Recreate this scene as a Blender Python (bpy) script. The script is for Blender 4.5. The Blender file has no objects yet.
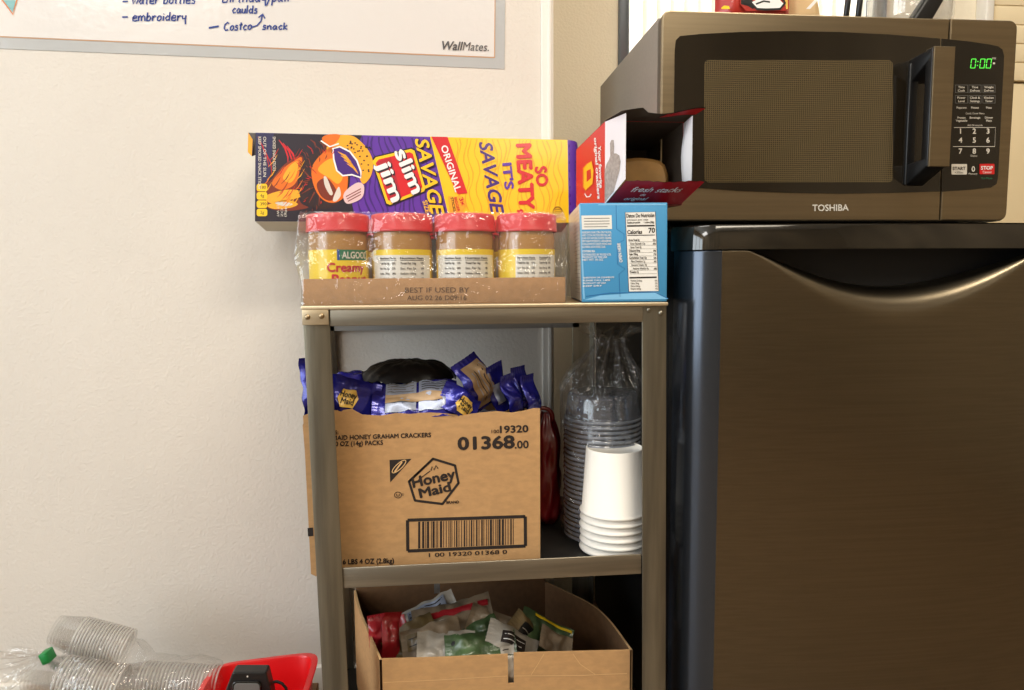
L_CEIL, L_WARM, L_DAY, L_WIN, L_BACK_FILL, L_BACK2_FILL = 26, 44, 112, 44, 32, 30
import bpy, bmesh, math, random
from mathutils import Matrix, Vector, noise
sc = bpy.context.scene
COL = sc.collection
PI = math.pi
rad = math.radians

# ------------------------------------------------------------------ camera
F = 720.0
YAW, PITCH, ROLL = rad(5.7), rad(5.5), rad(-0.4)
CAM = Vector((0, -.95, .77))
RC = Matrix.Rotation(-YAW, 3, 'Z') @ Matrix.Rotation(PI/2-PITCH, 3, 'X') @ Matrix.Rotation(ROLL, 3, 'Z')
def ray(px, py): return RC @ Vector(((px-512)/F, (345-py)/F, -1))
def at(px, py, Y):
    d = ray(px, py); return CAM + d*((Y-CAM.y)/d.y)
def atz(px, py, Z):
    d = ray(px, py); return CAM + d*((Z-CAM.z)/d.z)
def atp(px, py, P0, n):
    d = ray(px, py); return CAM + d*((P0-CAM).dot(n)/d.dot(n))
cd = bpy.data.cameras.new('camera'); cam = bpy.data.objects.new('camera', cd); COL.objects.link(cam)
cd.sensor_width = 36; cd.lens = 36*F/1024; cd.clip_start = .02
cam.matrix_world = Matrix.Translation(CAM) @ RC.to_4x4()
sc.camera = cam

# ------------------------------------------------------------------ materials
def lin(c):
    c = c/255.
    return c/12.92 if c <= .04045 else ((c+.055)/1.055)**2.4
def rgb(r, g, b): return (lin(r), lin(g), lin(b), 1)
MATS = {}
def mat(name, c, rough=.5, metal=0, noise_amt=0, noise_scale=20, bump=0, bump_scale=60, coat=0, stretch=(1,1,1), c2=None, spec=.5, aniso=0, sub=0, detail=4, coatr=.1, emit=0):
    m = bpy.data.materials.new(name); m.use_nodes = True
    nt = m.node_tree; b = nt.nodes['Principled BSDF']
    b.inputs['Roughness'].default_value = rough; b.inputs['Metallic'].default_value = metal
    b.inputs['Specular IOR Level'].default_value = spec
    b.inputs['Coat Weight'].default_value = coat; b.inputs['Coat Roughness'].default_value = coatr
    if aniso: b.inputs['Anisotropic'].default_value = aniso
    col = rgb(*c); b.inputs['Base Color'].default_value = col
    if emit:
        b.inputs['Emission Color'].default_value = col; b.inputs['Emission Strength'].default_value = emit
    if noise_amt or bump:
        tc = nt.nodes.new('ShaderNodeTexCoord'); mp = nt.nodes.new('ShaderNodeMapping')
        mp.inputs['Scale'].default_value = stretch
        nt.links.new(tc.outputs['Object'], mp.inputs[0])
    if noise_amt:
        n = nt.nodes.new('ShaderNodeTexNoise'); n.inputs['Scale'].default_value = noise_scale; n.inputs['Detail'].default_value = detail
        nt.links.new(mp.outputs[0], n.inputs['Vector'])
        mr = nt.nodes.new('ShaderNodeMapRange'); mr.inputs['From Min'].default_value = .35; mr.inputs['From Max'].default_value = .65
        nt.links.new(n.outputs['Fac'], mr.inputs['Value'])
        mx = nt.nodes.new('ShaderNodeMix'); mx.data_type = 'RGBA'
        d = c2 or tuple(max(0, v*(1-noise_amt)) for v in c)
        mx.inputs['A'].default_value = col; mx.inputs['B'].default_value = rgb(*d)
        nt.links.new(mr.outputs[0], mx.inputs['Factor']); nt.links.new(mx.outputs['Result'], b.inputs['Base Color'])
    if bump:
        n2 = nt.nodes.new('ShaderNodeTexNoise'); n2.inputs['Scale'].default_value = bump_scale; n2.inputs['Detail'].default_value = 3
        nt.links.new(mp.outputs[0], n2.inputs['Vector'])
        bp = nt.nodes.new('ShaderNodeBump'); bp.inputs['Strength'].default_value = bump; bp.inputs['Distance'].default_value = .002
        nt.links.new(n2.outputs['Fac'], bp.inputs['Height']); nt.links.new(bp.outputs['Normal'], b.inputs['Normal'])
    MATS[name] = m
    return m
def film(name, c=(255,255,255), body=.05, gloss=.35, rough=.08, bump=.6, bscale=30, base=.03, tcol=.97):
    """thin clear plastic: mostly see-through, glancing angles reflect, a little milky"""
    m = bpy.data.materials.new(name); m.use_nodes = True; nt = m.node_tree; nt.nodes.clear()
    out = nt.nodes.new('ShaderNodeOutputMaterial')
    tr = nt.nodes.new('ShaderNodeBsdfTransparent'); tr.inputs[0].default_value = (tcol, tcol, tcol, 1)
    gl = nt.nodes.new('ShaderNodeBsdfGlossy'); gl.inputs['Roughness'].default_value = rough
    df = nt.nodes.new('ShaderNodeBsdfDiffuse'); df.inputs[0].default_value = rgb(*c)
    lw = nt.nodes.new('ShaderNodeLayerWeight'); lw.inputs['Blend'].default_value = .25
    tc = nt.nodes.new('ShaderNodeTexCoord'); n = nt.nodes.new('ShaderNodeTexNoise'); n.inputs['Scale'].default_value = bscale
    n.inputs['Detail'].default_value = 2; n.inputs['Distortion'].default_value = 1.0
    nt.links.new(tc.outputs['Object'], n.inputs['Vector'])
    bp = nt.nodes.new('ShaderNodeBump'); bp.inputs['Strength'].default_value = bump; bp.inputs['Distance'].default_value = .01
    nt.links.new(n.outputs['Fac'], bp.inputs['Height']); nt.links.new(bp.outputs[0], gl.inputs['Normal'])
    mu = nt.nodes.new('ShaderNodeMath'); mu.operation = 'MULTIPLY_ADD'
    mu.inputs[1].default_value = gloss; mu.inputs[2].default_value = base
    nt.links.new(lw.outputs['Facing'], mu.inputs[0])
    m1 = nt.nodes.new('ShaderNodeMixShader'); m1.inputs[0].default_value = body
    if tcol == 1:
        tl = nt.nodes.new('ShaderNodeBsdfTranslucent'); tl.inputs[0].default_value = rgb(*c); m0 = nt.nodes.new('ShaderNodeMixShader'); m0.inputs[0].default_value = .5
        nt.links.new(df.outputs[0], m0.inputs[1]); nt.links.new(tl.outputs[0], m0.inputs[2]); df = m0
    nt.links.new(tr.outputs[0], m1.inputs[1]); nt.links.new(df.outputs[0], m1.inputs[2])
    m2 = nt.nodes.new('ShaderNodeMixShader')
    nt.links.new(mu.outputs[0], m2.inputs[0]); nt.links.new(m1.outputs[0], m2.inputs[1]); nt.links.new(gl.outputs[0], m2.inputs[2])
    nt.links.new(m2.outputs[0], out.inputs[0])
    MATS[name] = m
    return m

mat('wall_paint', (224,217,207), .7, bump=.5, bump_scale=210, noise_amt=.02, noise_scale=3)
mat('alcove_paint', (240,230,208), .7, bump=.5, bump_scale=210)
mat('ceiling_paint', (235,232,225), .9)
mat('room_brown', (160,142,116), .7, noise_amt=.3, noise_scale=3, stretch=(1,1,.2))
mat('room_beige', (196,176,146), .8, noise_amt=.05, noise_scale=2)
mat('floor_wood', (146,124,100), .45, noise_amt=.3, noise_scale=6, stretch=(1,8,1))
mat('white_trim', (238,234,226), .45)
mat('cream_panel', (240,222,184), .55)
mat('window_metal', (120,128,138), .3, metal=.7)
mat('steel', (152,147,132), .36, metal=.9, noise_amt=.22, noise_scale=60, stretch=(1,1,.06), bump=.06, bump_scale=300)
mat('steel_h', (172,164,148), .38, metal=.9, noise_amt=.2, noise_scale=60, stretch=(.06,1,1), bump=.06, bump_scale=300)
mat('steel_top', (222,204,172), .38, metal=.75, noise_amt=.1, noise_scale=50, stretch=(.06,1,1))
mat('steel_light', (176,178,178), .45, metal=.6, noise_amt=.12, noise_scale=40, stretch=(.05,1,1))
mat('shelf_dark', (40,38,36), .5, metal=.4, noise_amt=.2, noise_scale=30)
mat('bolt', (170,150,120), .35, metal=1)
mat('cardboard', (196,152,102), .8, noise_amt=.06, noise_scale=150, bump=.06, bump_scale=300, stretch=(.5,1,1))
mat('cardboard_shade', (128,92,60), .85, noise_amt=.08, noise_scale=90)  # cardboard darkened so the carton insides carry their shade
mat('cardboard_edge', (216,176,124), .85)
mat('cardboard_tray', (186,142,98), .8, noise_amt=.06, noise_scale=120)
mat('ink', (38,28,24), .7)
mat('ink_soft', (92,68,48), .8)
mat('black_plastic', (22,22,23), .35)
mat('black_gloss', (10,10,10), .12, coat=.6)
mat('black_matte', (16,15,15), .6)
mat('fridge_side', (20,19,19), .5, bump=.1, bump_scale=300)
mat('fridge_steel', (130,120,102), .28, metal=1, noise_amt=.05, noise_scale=200, stretch=(.02,1,1.5), aniso=.5)
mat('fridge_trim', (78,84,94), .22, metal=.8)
mat('fridge_cap', (26,23,18), .1, coat=1, coatr=.04)
mat('mw_steel', (158,144,120), .32, metal=1, noise_amt=.06, noise_scale=160, stretch=(.03,1,1))
mat('mw_bezel', (84,78,70), .4, metal=.4)
mat('mw_side', (138,131,122), .5, metal=.15, noise_amt=.03, noise_scale=200)
mat('mw_glass', (30,25,18), .12, coat=.5, coatr=.05)
mat('mw_panel', (20,17,13), .15, coat=.5)
mat('white', (240,240,238), .5)
mat('paper_white', (236,233,226), .7)
mat('cup_paper', (240,236,228), .55)
mat('offwhite', (214,208,196), .7)
mat('red_lid', (214,48,54), .35, coat=.3)
mat('peanut', (190,140,80), .25, coat=1, noise_amt=.08, noise_scale=25)
mat('label_yellow', (246,212,40), .4, coat=.3)
mat('label_white', (234,230,220), .4, coat=.3)
mat('label_green', (44,120,84), .4)
mat('label_blue', (40,80,160), .4)
mat('print_red', (204,34,34), .4)
mat('print_grey', (120,116,110), .6)
mat('sj_dark', (30,20,36), .35, coat=.3)
mat('sj_navy', (40,38,80), .35)
mat('sj_purple', (92,44,160), .35, coat=.3)
mat('sj_purple_dark', (64,26,120), .35, coat=.3)
mat('sj_yellow', (248,200,24), .35, coat=.3)
mat('sj_yellow_dark', (236,168,20), .35, coat=.3)
mat('sj_orange', (226,112,24), .35)
mat('sj_amber', (240,170,40), .35)
mat('sj_brown', (120,44,22), .35)
mat('sj_beard', (44,20,22), .4)
mat('sj_red', (206,22,36), .35, coat=.3)
mat('sj_pink', (224,196,196), .4)
mat('sj_board', (206,198,178), .7)
mat('rz_red', (212,24,40), .4, coat=.2)
mat('rz_dark', (176,20,40), .4, coat=.2)  # darker red: underside shade put into the colour, also logo print
mat('rz_white', (236,236,240), .5)
mat('rz_inside', (74,64,54), .85, noise_amt=.05, noise_scale=80)  # box inside dimmed in colour to hold its shade
mat('rz_grey', (178,170,162), .6, noise_amt=.15, noise_scale=200)
mat('cracker_wrap', (206,158,92), .35, coat=.4, noise_amt=.1, noise_scale=30)
mat('blue_card', (70,150,200), .45, coat=.2)
mat('blue_light', (130,192,232), .5)
mat('blue_dark', (40,110,170), .5)
mat('foil_blue', (40,40,160), .25, metal=.3, coat=.5, noise_amt=.25, noise_scale=20, bump=.5, bump_scale=60)
mat('foil_label', (168,176,196), .35, metal=.3)
mat('foil_tan', (176,146,110), .4, metal=.2)
mat('foil_black', (12,10,12), .35, spec=.3, bump=.6, bump_scale=40)
mat('hm_gold', (228,188,92), .4)
mat('bag_red', (120,16,26), .3, coat=.5, bump=.6, bump_scale=18)
mat('tote_red', (222,18,22), .35, coat=.3)
mat('clip_green', (16,126,60), .4)
mat('marker_blue', (34,62,140), .5)
mat('marker_orange', (226,140,80), .5)
mat('marker_teal', (140,190,190), .5)
mat('board_white', (226,222,218), .16, coat=.5, coatr=.06, bump=.25, bump_scale=55)
mat('board_film', (186,188,188), .14, coat=.6, coatr=.05, bump=.3, bump_scale=55)
mat('board_line', (206,160,120), .5)
mat('grey_print', (84,82,84), .6)
mat('led_green', (90,235,80), .4, emit=.7)
mat('stop_red', (204,30,30), .4)
mat('device_grey', (106,106,104), .4)
mat('packet_beige', (150,130,106), .4, coat=.3, bump=.7, bump_scale=70, noise_amt=.2, noise_scale=30)  # snack packet colours darkened to hold the shade under the shelf
mat('packet_red', (170,34,42), .35, coat=.4, bump=.7, bump_scale=70)
mat('packet_green', (80,104,66), .35, coat=.4, bump=.7, bump_scale=70, noise_amt=.25, noise_scale=30)
mat('packet_white', (180,172,160), .35, coat=.4, bump=.7, bump_scale=70, noise_amt=.12, noise_scale=30)
mat('packet_olive', (120,100,64), .4, coat=.3, noise_amt=.3, noise_scale=40)
mat('snack_red', (176,44,34), .35, coat=.4)
mat('kraft', (216,186,140), .6)
mat('bench_wood', (150,116,78), .6, noise_amt=.2, noise_scale=8, stretch=(1,6,1))
film('film_wrap', body=.03, gloss=.35, base=.04, rough=.05, bump=.9, bscale=35)
film('film_bag', c=(225,225,225), body=.02, gloss=.45, base=.03, bump=1.0, bscale=55, rough=.05)
film('film_cups', c=(252,248,240), tcol=1, body=.05, gloss=.4, base=.04, bump=1.0, bscale=45)
film('clear_cup', c=(252,248,240), body=.04, gloss=.4, base=.03, bump=.1, tcol=1)
film('smoke_rim', c=(140,147,160), body=.8, gloss=.55, base=.12, bump=.0, rough=.15)
film('cup_rim', c=(255,252,246), body=.55, gloss=.5, base=.06, bump=0, tcol=1)
film('smoke_cup', c=(104,110,122), body=.6, gloss=.55, base=.08, bump=.05, rough=.15)
film('glass_jar', c=(255,255,255), body=.03, gloss=.6, base=.04, bump=0, rough=.02)
film('window_glass', c=(255,255,255), body=.0, gloss=.3, base=.04, bump=0, rough=.02)

# translucent blind cloth
m = bpy.data.materials.new('blind'); m.use_nodes = True; nt = m.node_tree; nt.nodes.clear()
o_ = nt.nodes.new('ShaderNodeOutputMaterial'); d_ = nt.nodes.new('ShaderNodeBsdfDiffuse'); t_ = nt.nodes.new('ShaderNodeBsdfTranslucent')
d_.inputs[0].default_value = rgb(244,242,236); t_.inputs[0].default_value = rgb(244,242,236)
x_ = nt.nodes.new('ShaderNodeMixShader'); x_.inputs[0].default_value = .5
nt.links.new(d_.outputs[0], x_.inputs[1]); nt.links.new(t_.outputs[0], x_.inputs[2]); nt.links.new(x_.outputs[0], o_.inputs[0])
MATS['blind'] = m

# perforated microwave window screen, warm room reflection put into its brown
m = mat('mw_screen', (74,62,42), .22, coat=.5, coatr=.05)
nt = m.node_tree; b = nt.nodes['Principled BSDF']
tc = nt.nodes.new('ShaderNodeTexCoord'); vo = nt.nodes.new('ShaderNodeTexVoronoi'); vo.inputs['Scale'].default_value = 330; vo.inputs['Randomness'].default_value = 0
nt.links.new(tc.outputs['Object'], vo.inputs['Vector'])
cr = nt.nodes.new('ShaderNodeValToRGB'); cr.color_ramp.elements[0].position = .25; cr.color_ramp.elements[0].color = rgb(36,30,20); cr.color_ramp.elements[1].position = .45; cr.color_ramp.elements[1].color = rgb(90,77,52)
nt.links.new(vo.outputs['Distance'], cr.inputs[0]); nt.links.new(cr.outputs[0], b.inputs['Base Color'])

# ------------------------------------------------------------------ mesh builder
_txt = {}
def text_mesh(s, bold=0, shear=0):
    k = (s, bold, shear)
    if k not in _txt and bold:
        vs, fs, W = text_mesh(s, 0, shear); r = bold*.75; V = []; Fs = []
        for dx, dy in ((r,0), (-r,0), (0,r), (0,-r), (r*.7,r*.7), (-r*.7,-r*.7)):
            o = len(V); V += [v+Vector((dx, dy, len(Fs)/len(fs)*4e-5)) for v in vs]; Fs += [[o+q for q in f] for f in fs]
        _txt[k] = (V, Fs, W)
    elif k not in _txt:
        cu = bpy.data.curves.new('tmp_text', 'FONT'); cu.body = s; cu.shear = shear; cu.resolution_u = 3; cu.fill_mode = 'FRONT'
        ob = bpy.data.objects.new('tmp_text', cu); COL.objects.link(ob)
        dg = bpy.context.evaluated_depsgraph_get()
        me = bpy.data.meshes.new_from_object(ob.evaluated_get(dg))
        vs = [v.co.copy() for v in me.vertices]; fs = [list(p.vertices) for p in me.polygons]
        bpy.data.objects.remove(ob); bpy.data.curves.remove(cu); bpy.data.meshes.remove(me)
        if not vs: vs = [Vector((0,0,0))]
        x0 = min(v.x for v in vs); x1 = max(v.x for v in vs)
        _txt[k] = ([Vector((v.x-x0, v.y, 0)) for v in vs], fs, max(x1-x0, 1e-4))
    return _txt[k]
CAPH = max(v.y for v in text_mesh('H')[0])

ROOTM = {}
class MB:
    def __init__(s): s.v = []; s.f = []; s.fm = []; s.fs = []; s.mats = []; s.frame = None; s.M = None
    def mi(s, m):
        if m not in s.mats: s.mats.append(m)
        return s.mats.index(m)
    def add(s, vs, fs, m, smooth=False):
        o = len(s.v); i = s.mi(m)
        for p in vs:
            p = Vector(p); s.v.append(s.M @ p if s.M else p)
        for f in fs:
            s.f.append([o+k for k in f]); s.fm.append(i); s.fs.append(smooth)
    def bm(s, bm, m, smooth=False):
        bm.verts.ensure_lookup_table()
        s.add([v.co.copy() for v in bm.verts], [[v.index for v in f.verts] for f in bm.faces], m, smooth); bm.free()
    def hexa(s, p, m, bev=0, seg=2, smooth=None):
        """p: 8 corners, bottom 4 counterclockwise then top 4"""
        bm = bmesh.new(); vs = [bm.verts.new(q) for q in p]
        for f in ((3,2,1,0),(4,5,6,7),(0,1,5,4),(1,2,6,5),(2,3,7,6),(3,0,4,7)): bm.faces.new([vs[k] for k in f])
        bmesh.ops.recalc_face_normals(bm, faces=bm.faces)
        if bev: bmesh.ops.bevel(bm, geom=bm.edges[:], offset=bev, segments=seg, profile=.5, affect='EDGES')
        bm.verts.index_update()
        s.bm(bm, m, bool(bev) if smooth is None else smooth)
    def box(s, x0, x1, y0, y1, z0, z1, m, bev=0, seg=2):
        s.hexa([(x0,y0,z0),(x1,y0,z0),(x1,y1,z0),(x0,y1,z0),(x0,y0,z1),(x1,y0,z1),(x1,y1,z1),(x0,y1,z1)], m, bev, seg)
    def slab(s, pts, d, m, bev=0):
        """polygon (3-D points in one plane) thickened by vector d"""
        bm = bmesh.new(); d = Vector(d); n = len(pts)
        a = [bm.verts.new(Vector(p)) for p in pts]; b = [bm.verts.new(Vector(p)+d) for p in pts]
        bm.faces.new(a); bm.faces.new(b[::-1])
        for k in range(n): bm.faces.new([a[k], b[k], b[(k+1)%n], a[(k+1)%n]])
        bmesh.ops.recalc_face_normals(bm, faces=bm.faces)
        if bev:
            top = [e for e in bm.edges if sum(v in a for v in e.verts) == 2 or sum(v in b for v in e.verts) == 2]
            bmesh.ops.bevel(bm, geom=top, offset=bev, segments=2, profile=.5, affect='EDGES')
        bm.verts.index_update(); s.bm(bm, m, False)
    def lathe(s, prof, m, c=(0,0,0), seg=32, mats=None, M=None, smooth=True, cap=False):
        c = Vector(c); vs = []
        for r, z in prof:
            for k in range(seg):
                a = 2*PI*k/seg; p = Vector((r*math.cos(a), r*math.sin(a), z)); vs.append(c + (M @ p if M else p))
        for j in range(len(prof)-1):
            fs = [[j*seg+k, j*seg+(k+1)%seg, (j+1)*seg+(k+1)%seg, (j+1)*seg+k] for k in range(seg)]
            if j == 0: o = len(s.v); s.add(vs, fs, mats[j] if mats else m, smooth)
            else:
                i = s.mi(mats[j] if mats else m)
                for f in fs: s.f.append([o+q for q in f]); s.fm.append(i); s.fs.append(smooth)
        if cap:
            i = s.mi(m); s.f.append([o+k for k in range(seg)][::-1]); s.fm.append(i); s.fs.append(False)
            b = o+(len(prof)-1)*seg; s.f.append([b+k for k in range(seg)]); s.fm.append(i); s.fs.append(False)
    def tube(s, pts, r, m, seg=10, closed=False, flat=1.0):
        pts = [Vector(p) for p in pts]; n = len(pts); vs = []; prev = None
        for k, p in enumerate(pts):
            t = (pts[min(k+1, n-1)] - pts[max(k-1, 0)]).normalized()
            if prev is None: prev = t.orthogonal().normalized()
            u = (prev - t*prev.dot(t)).normalized(); w = t.cross(u); prev = u
            rr = r[k] if isinstance(r, (list, tuple)) else r
            for q in range(seg):
                a = 2*PI*q/seg; vs.append(p + u*rr*math.cos(a) + w*rr*flat*math.sin(a))
        fs = [[k*seg+q, k*seg+(q+1)%seg, (k+1)*seg+(q+1)%seg, (k+1)*seg+q] for k in range(n-1) for q in range(seg)]
        fs += [list(range(seg))[::-1], [(n-1)*seg+q for q in range(seg)]]
        s.add(vs, fs, m, True)
    def grid(s, fn, nu, nv, m, smooth=True, wrap=False):
        vs = [fn(i/nu, j/nv) for j in range(nv+1) for i in range(nu+1)]
        w = nu+1
        s.add(vs, [[j*w+i, j*w+i+1, (j+1)*w+i+1, (j+1)*w+i] for j in range(nv) for i in range(nu)], m, smooth)
    # --- printing on a face: self.frame(u, v, h) -> point
    def poly(s, pts, m, h=.0003):
        s.add([s.frame(u, v, h) for u, v in pts], [list(range(len(pts)))], m)
    def blob(s, pts, m, h=.0003):
        P = [Vector(p) for p in pts]; n = len(P); Q = []
        for k in range(n):
            p0, p1, p2, p3 = P[k-1], P[k], P[(k+1) % n], P[(k+2) % n]
            for j in range(5):
                t = j/5; Q.append(.5*((2*p1)+(p2-p0)*t+(2*p0-5*p1+4*p2-p3)*t*t+(3*p1-p0-3*p2+p3)*t**3))
        s.poly([(q.x, q.y) for q in Q], m, h)
    def patch(s, x0, y0, x1, y1, m, h=.0006, nu=8, nv=6):
        s.grid(lambda u, v: s.frame(x0+(x1-x0)*u, y0+(y1-y0)*v, h), nu, nv, m)
    def rect(s, x0, y0, x1, y1, m, h=.0003): s.poly([(x0,y0),(x1,y0),(x1,y1),(x0,y1)], m, h)
    def line(s, pts, w, m, h=.0004, closed=False):
        P = [Vector(p) for p in pts]; n = len(P); L = []; Rr = []
        for k in range(n):
            a = P[(k-1) % n] if (closed or k) else P[k]; b = P[(k+1) % n] if (closed or k < n-1) else P[k]
            d = (b-a); d = d.normalized() if d.length else Vector((1,0)); q = Vector((-d.y, d.x))
            ww = w[k] if isinstance(w, (list, tuple)) else w
            L.append(P[k]+q*ww/2); Rr.append(P[k]-q*ww/2)
        vs = [s.frame(p.x, p.y, h) for p in L+Rr]
        s.add(vs, [[k, (k+1) % n, n+(k+1) % n, n+k] for k in range(n if closed else n-1)], m)
    def text(s, t, A, B, hgt, m, h=.0005, bold=0, shear=0, arc=0):
        """baseline from A to B (frame coordinates, y down), cap height hgt"""
        vs, fs, W = text_mesh(t, bold, shear)
        A = Vector(A); B = Vector(B); d = B-A; up = Vector((d.y, -d.x)).normalized()*hgt/CAPH
        out = []
        for p in vs:
            q = A + d*(p.x/W) + up*p.y
            out.append(s.frame(q.x, q.y, h+p.z))
        s.add(out, fs, m)
    def textw(s, t, A, hgt, m, dirn=(1,0), h=.0005, bold=0, shear=0, k=1.0, centre=False):
        vs, fs, W = text_mesh(t, bold, shear); d = Vector(dirn).normalized()*W*hgt/CAPH*k
        A = Vector(A)
        if centre: A = A - d/2
        s.text(t, A, A+d, hgt, m, h, bold, shear)
    def build(s, name, parent=None, base=None, **tags):
        me = bpy.data.meshes.new(name)
        if parent is not None: inv = ROOTM[parent.name].inverted()
        elif base is not None: inv = Matrix.Translation(-Vector(base))
        else: inv = Matrix.Identity(4)
        me.from_pydata([inv @ p for p in s.v], [], s.f)
        for m in s.mats: me.materials.append(MATS[m])
        me.polygons.foreach_set('material_index', s.fm); me.polygons.foreach_set('use_smooth', s.fs)
        me.update()
        o = bpy.data.objects.new(name, me); COL.objects.link(o)
        if parent is not None: o.parent = parent; ROOTM[o.name] = ROOTM[parent.name]
        else:
            o.location = base or (0,0,0); ROOTM[o.name] = Matrix.Translation(Vector(base or (0,0,0)))
        for k, v in tags.items(): o[k] = v
        return o
def autosmooth(o, ang=35):
    """sharp edges where faces meet steeply"""
    bm = bmesh.new(); bm.from_mesh(o.data)
    for e in bm.edges:
        if len(e.link_faces) == 2 and e.calc_face_angle(0) > rad(ang): e.smooth = False
    bm.to_mesh(o.data); bm.free()
    return o
def thing(name, label, cat, loc, rz=0, group=None):
    o = bpy.data.objects.new(name, None); COL.objects.link(o); o.empty_display_size = .02
    o.location = loc; o.rotation_euler = (0, 0, rz)
    o['label'] = label; o['category'] = cat
    if group: o['group'] = group
    ROOTM[o.name] = Matrix.Translation(Vector(loc)) @ Matrix.Rotation(rz, 4, 'Z')
    return o
def copy_tree(o, parent=None):
    c = o.copy(); COL.objects.link(c)
    if parent is not None: c.parent = parent
    for ch in [x for x in COL.objects if x.parent == o]: copy_tree(ch, c)
    return c
def px_frame(Y):
    return lambda px, py, h: at(px, py, Y-h)
def rrect(x0, y0, x1, y1, r, n=4):
    P = []
    for cx, cy, a0 in ((x1-r,y0+r,-90),(x1-r,y1-r,0),(x0+r,y1-r,90),(x0+r,y0+r,180)):
        for k in range(n+1):
            a = rad(a0+90*k/n); P.append((cx+r*math.cos(a), cy+r*math.sin(a)))
    return P
# ================================================================== SETTING
WY = .345; AY = .68
def struct(name, mb, smooth=False):
    o = mb.build(name); o['kind'] = 'structure'; return o
b = MB(); b.box(-2.6, .205, WY, .80, 0, 2.6, 'wall_paint'); struct('wall_back', b)
b = MB()
WX0, WX1, WZ0, WZ1 = at(618,30,AY).x, at(884,30,AY).x, 1.02, 2.1
b.box(.205, WX0, AY, .80, 0, 2.6, 'alcove_paint'); b.box(WX1, 2.3, AY, .80, 0, 2.6, 'alcove_paint')
b.box(WX0, WX1, AY, .80, 0, WZ0, 'alcove_paint'); b.box(WX0, WX1, AY, .80, WZ1, 2.6, 'alcove_paint'); struct('wall_alcove', b)
b = MB(); b.box(-2.7, 2.4, -3.6, .8, -.1, 0, 'floor_wood'); struct('floor', b)
b = MB(); b.box(-2.7, 2.4, -3.6, .8, 2.6, 2.7, 'ceiling_paint'); struct('ceiling', b)
b = MB(); b.box(-2.7, -2.6, -3.6, -3.2, 0, 2.6, 'room_beige'); b.box(-2.7, -2.6, -.5, .8, 0, 2.6, 'wall_paint')
b.box(-2.7, -2.6, -3.2, -.5, 0, .25, 'room_beige'); b.box(-2.7, -2.6, -3.2, -.5, 2.2, 2.6, 'room_beige'); struct('wall_left', b)
b = MB(); b.box(2.3, 2.4, -3.6, .8, 0, 2.6, 'room_brown'); struct('wall_right', b)
b = MB(); b.box(-2.7, 2.4, -3.7, -3.6, 0, 2.6, 'room_brown'); struct('wall_front', b)
b = MB(); b.box(-2.6, .185, WY-.012, WY, 0, .06, 'white_trim', .002); struct('baseboard_back', b)
# corner bead where the wall steps back into the alcove
b = MB()
xa, xb, xc = at(540.4,0,WY).x, at(543,138,WY).x, at(553,60,WY).x
b.slab([(xb-.003,WY-.006,0),(xc,WY-.006,0),(xc,WY-.006,2.6),(xa,WY-.006,2.6)], (0,.012,0), 'white_trim', .002)
b.box(xb+.008, xc-.004, WY-.0085, WY-.005, 0, 2.6, 'white_trim', .001); struct('trim_1', b)
# window in the alcove: metal frame, pane, white vertical blind
b = MB()
for x0, x1 in ((WX0, WX0+.022), (WX1-.03, WX1)): b.box(x0, x1, AY-.01, AY+.06, WZ0, WZ1, 'window_metal', .003)
b.box(WX0+.012, WX0+.026, AY+.0, AY+.03, WZ0, WZ1, 'window_metal', .002)
b.box(WX0, WX1, AY-.02, AY+.06, WZ0-.03, WZ0, 'white_trim', .003); b.box(WX0, WX1, AY-.01, AY+.06, WZ1, WZ1+.03, 'window_metal', .003)
w = struct('window_1', b)
b = MB(); b.box(WX0+.02, WX1-.02, AY+.055, AY+.06, WZ0, WZ1, 'window_glass'); b.build('pane', w)
b = MB(); n = 18; x0 = WX0+.03
for k in range(n):
    xx = x0 + (WX1-.02-x0)*k/n
    b.hexa([(xx,AY+.022,WZ0+.01),(xx+.046,AY+.03,WZ0+.01),(xx+.046,AY+.032,WZ0+.01),(xx,AY+.024,WZ0+.01),(xx,AY+.022,WZ1),(xx+.046,AY+.03,WZ1),(xx+.046,AY+.032,WZ1),(xx,AY+.024,WZ1)], 'blind')
b.build('blind_slats', w)
# panelled cream board beyond the microwave
px0 = at(985,10,AY-.03).x; pz = at(1005,80,AY-.03).z
b = MB(); b.box(px0, px0+.02, AY-.035, AY, 0, 2.6, 'white_trim', .003); struct('trim_2', b)
b = MB()
for k in range(12): b.box(px0+.022, 2.2, AY-.028, AY, pz+.1*k*.42, pz+.1*(k+1)*.42-.0015, 'cream_panel', .0015)
b.box(px0+.022, 2.2, AY-.02, AY, 0, pz-.004, 'cream_panel', .002); struct('trim_3', b)
# window in the wall to the west of the shelf, seen only as daylight and reflections
b = MB()
for y0, y1 in ((-3.2,-3.14), (-2.3,-2.24), (-1.43,-1.37), (-.56,-.5)): b.box(-2.68, -2.6, y0, y1, .25, 2.2, 'white_trim')
for z0, z1 in ((.25,.31), (2.14,2.2)): b.box(-2.68, -2.6, -3.14, -.56, z0, z1, 'white_trim')
struct('window_2', b)

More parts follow.
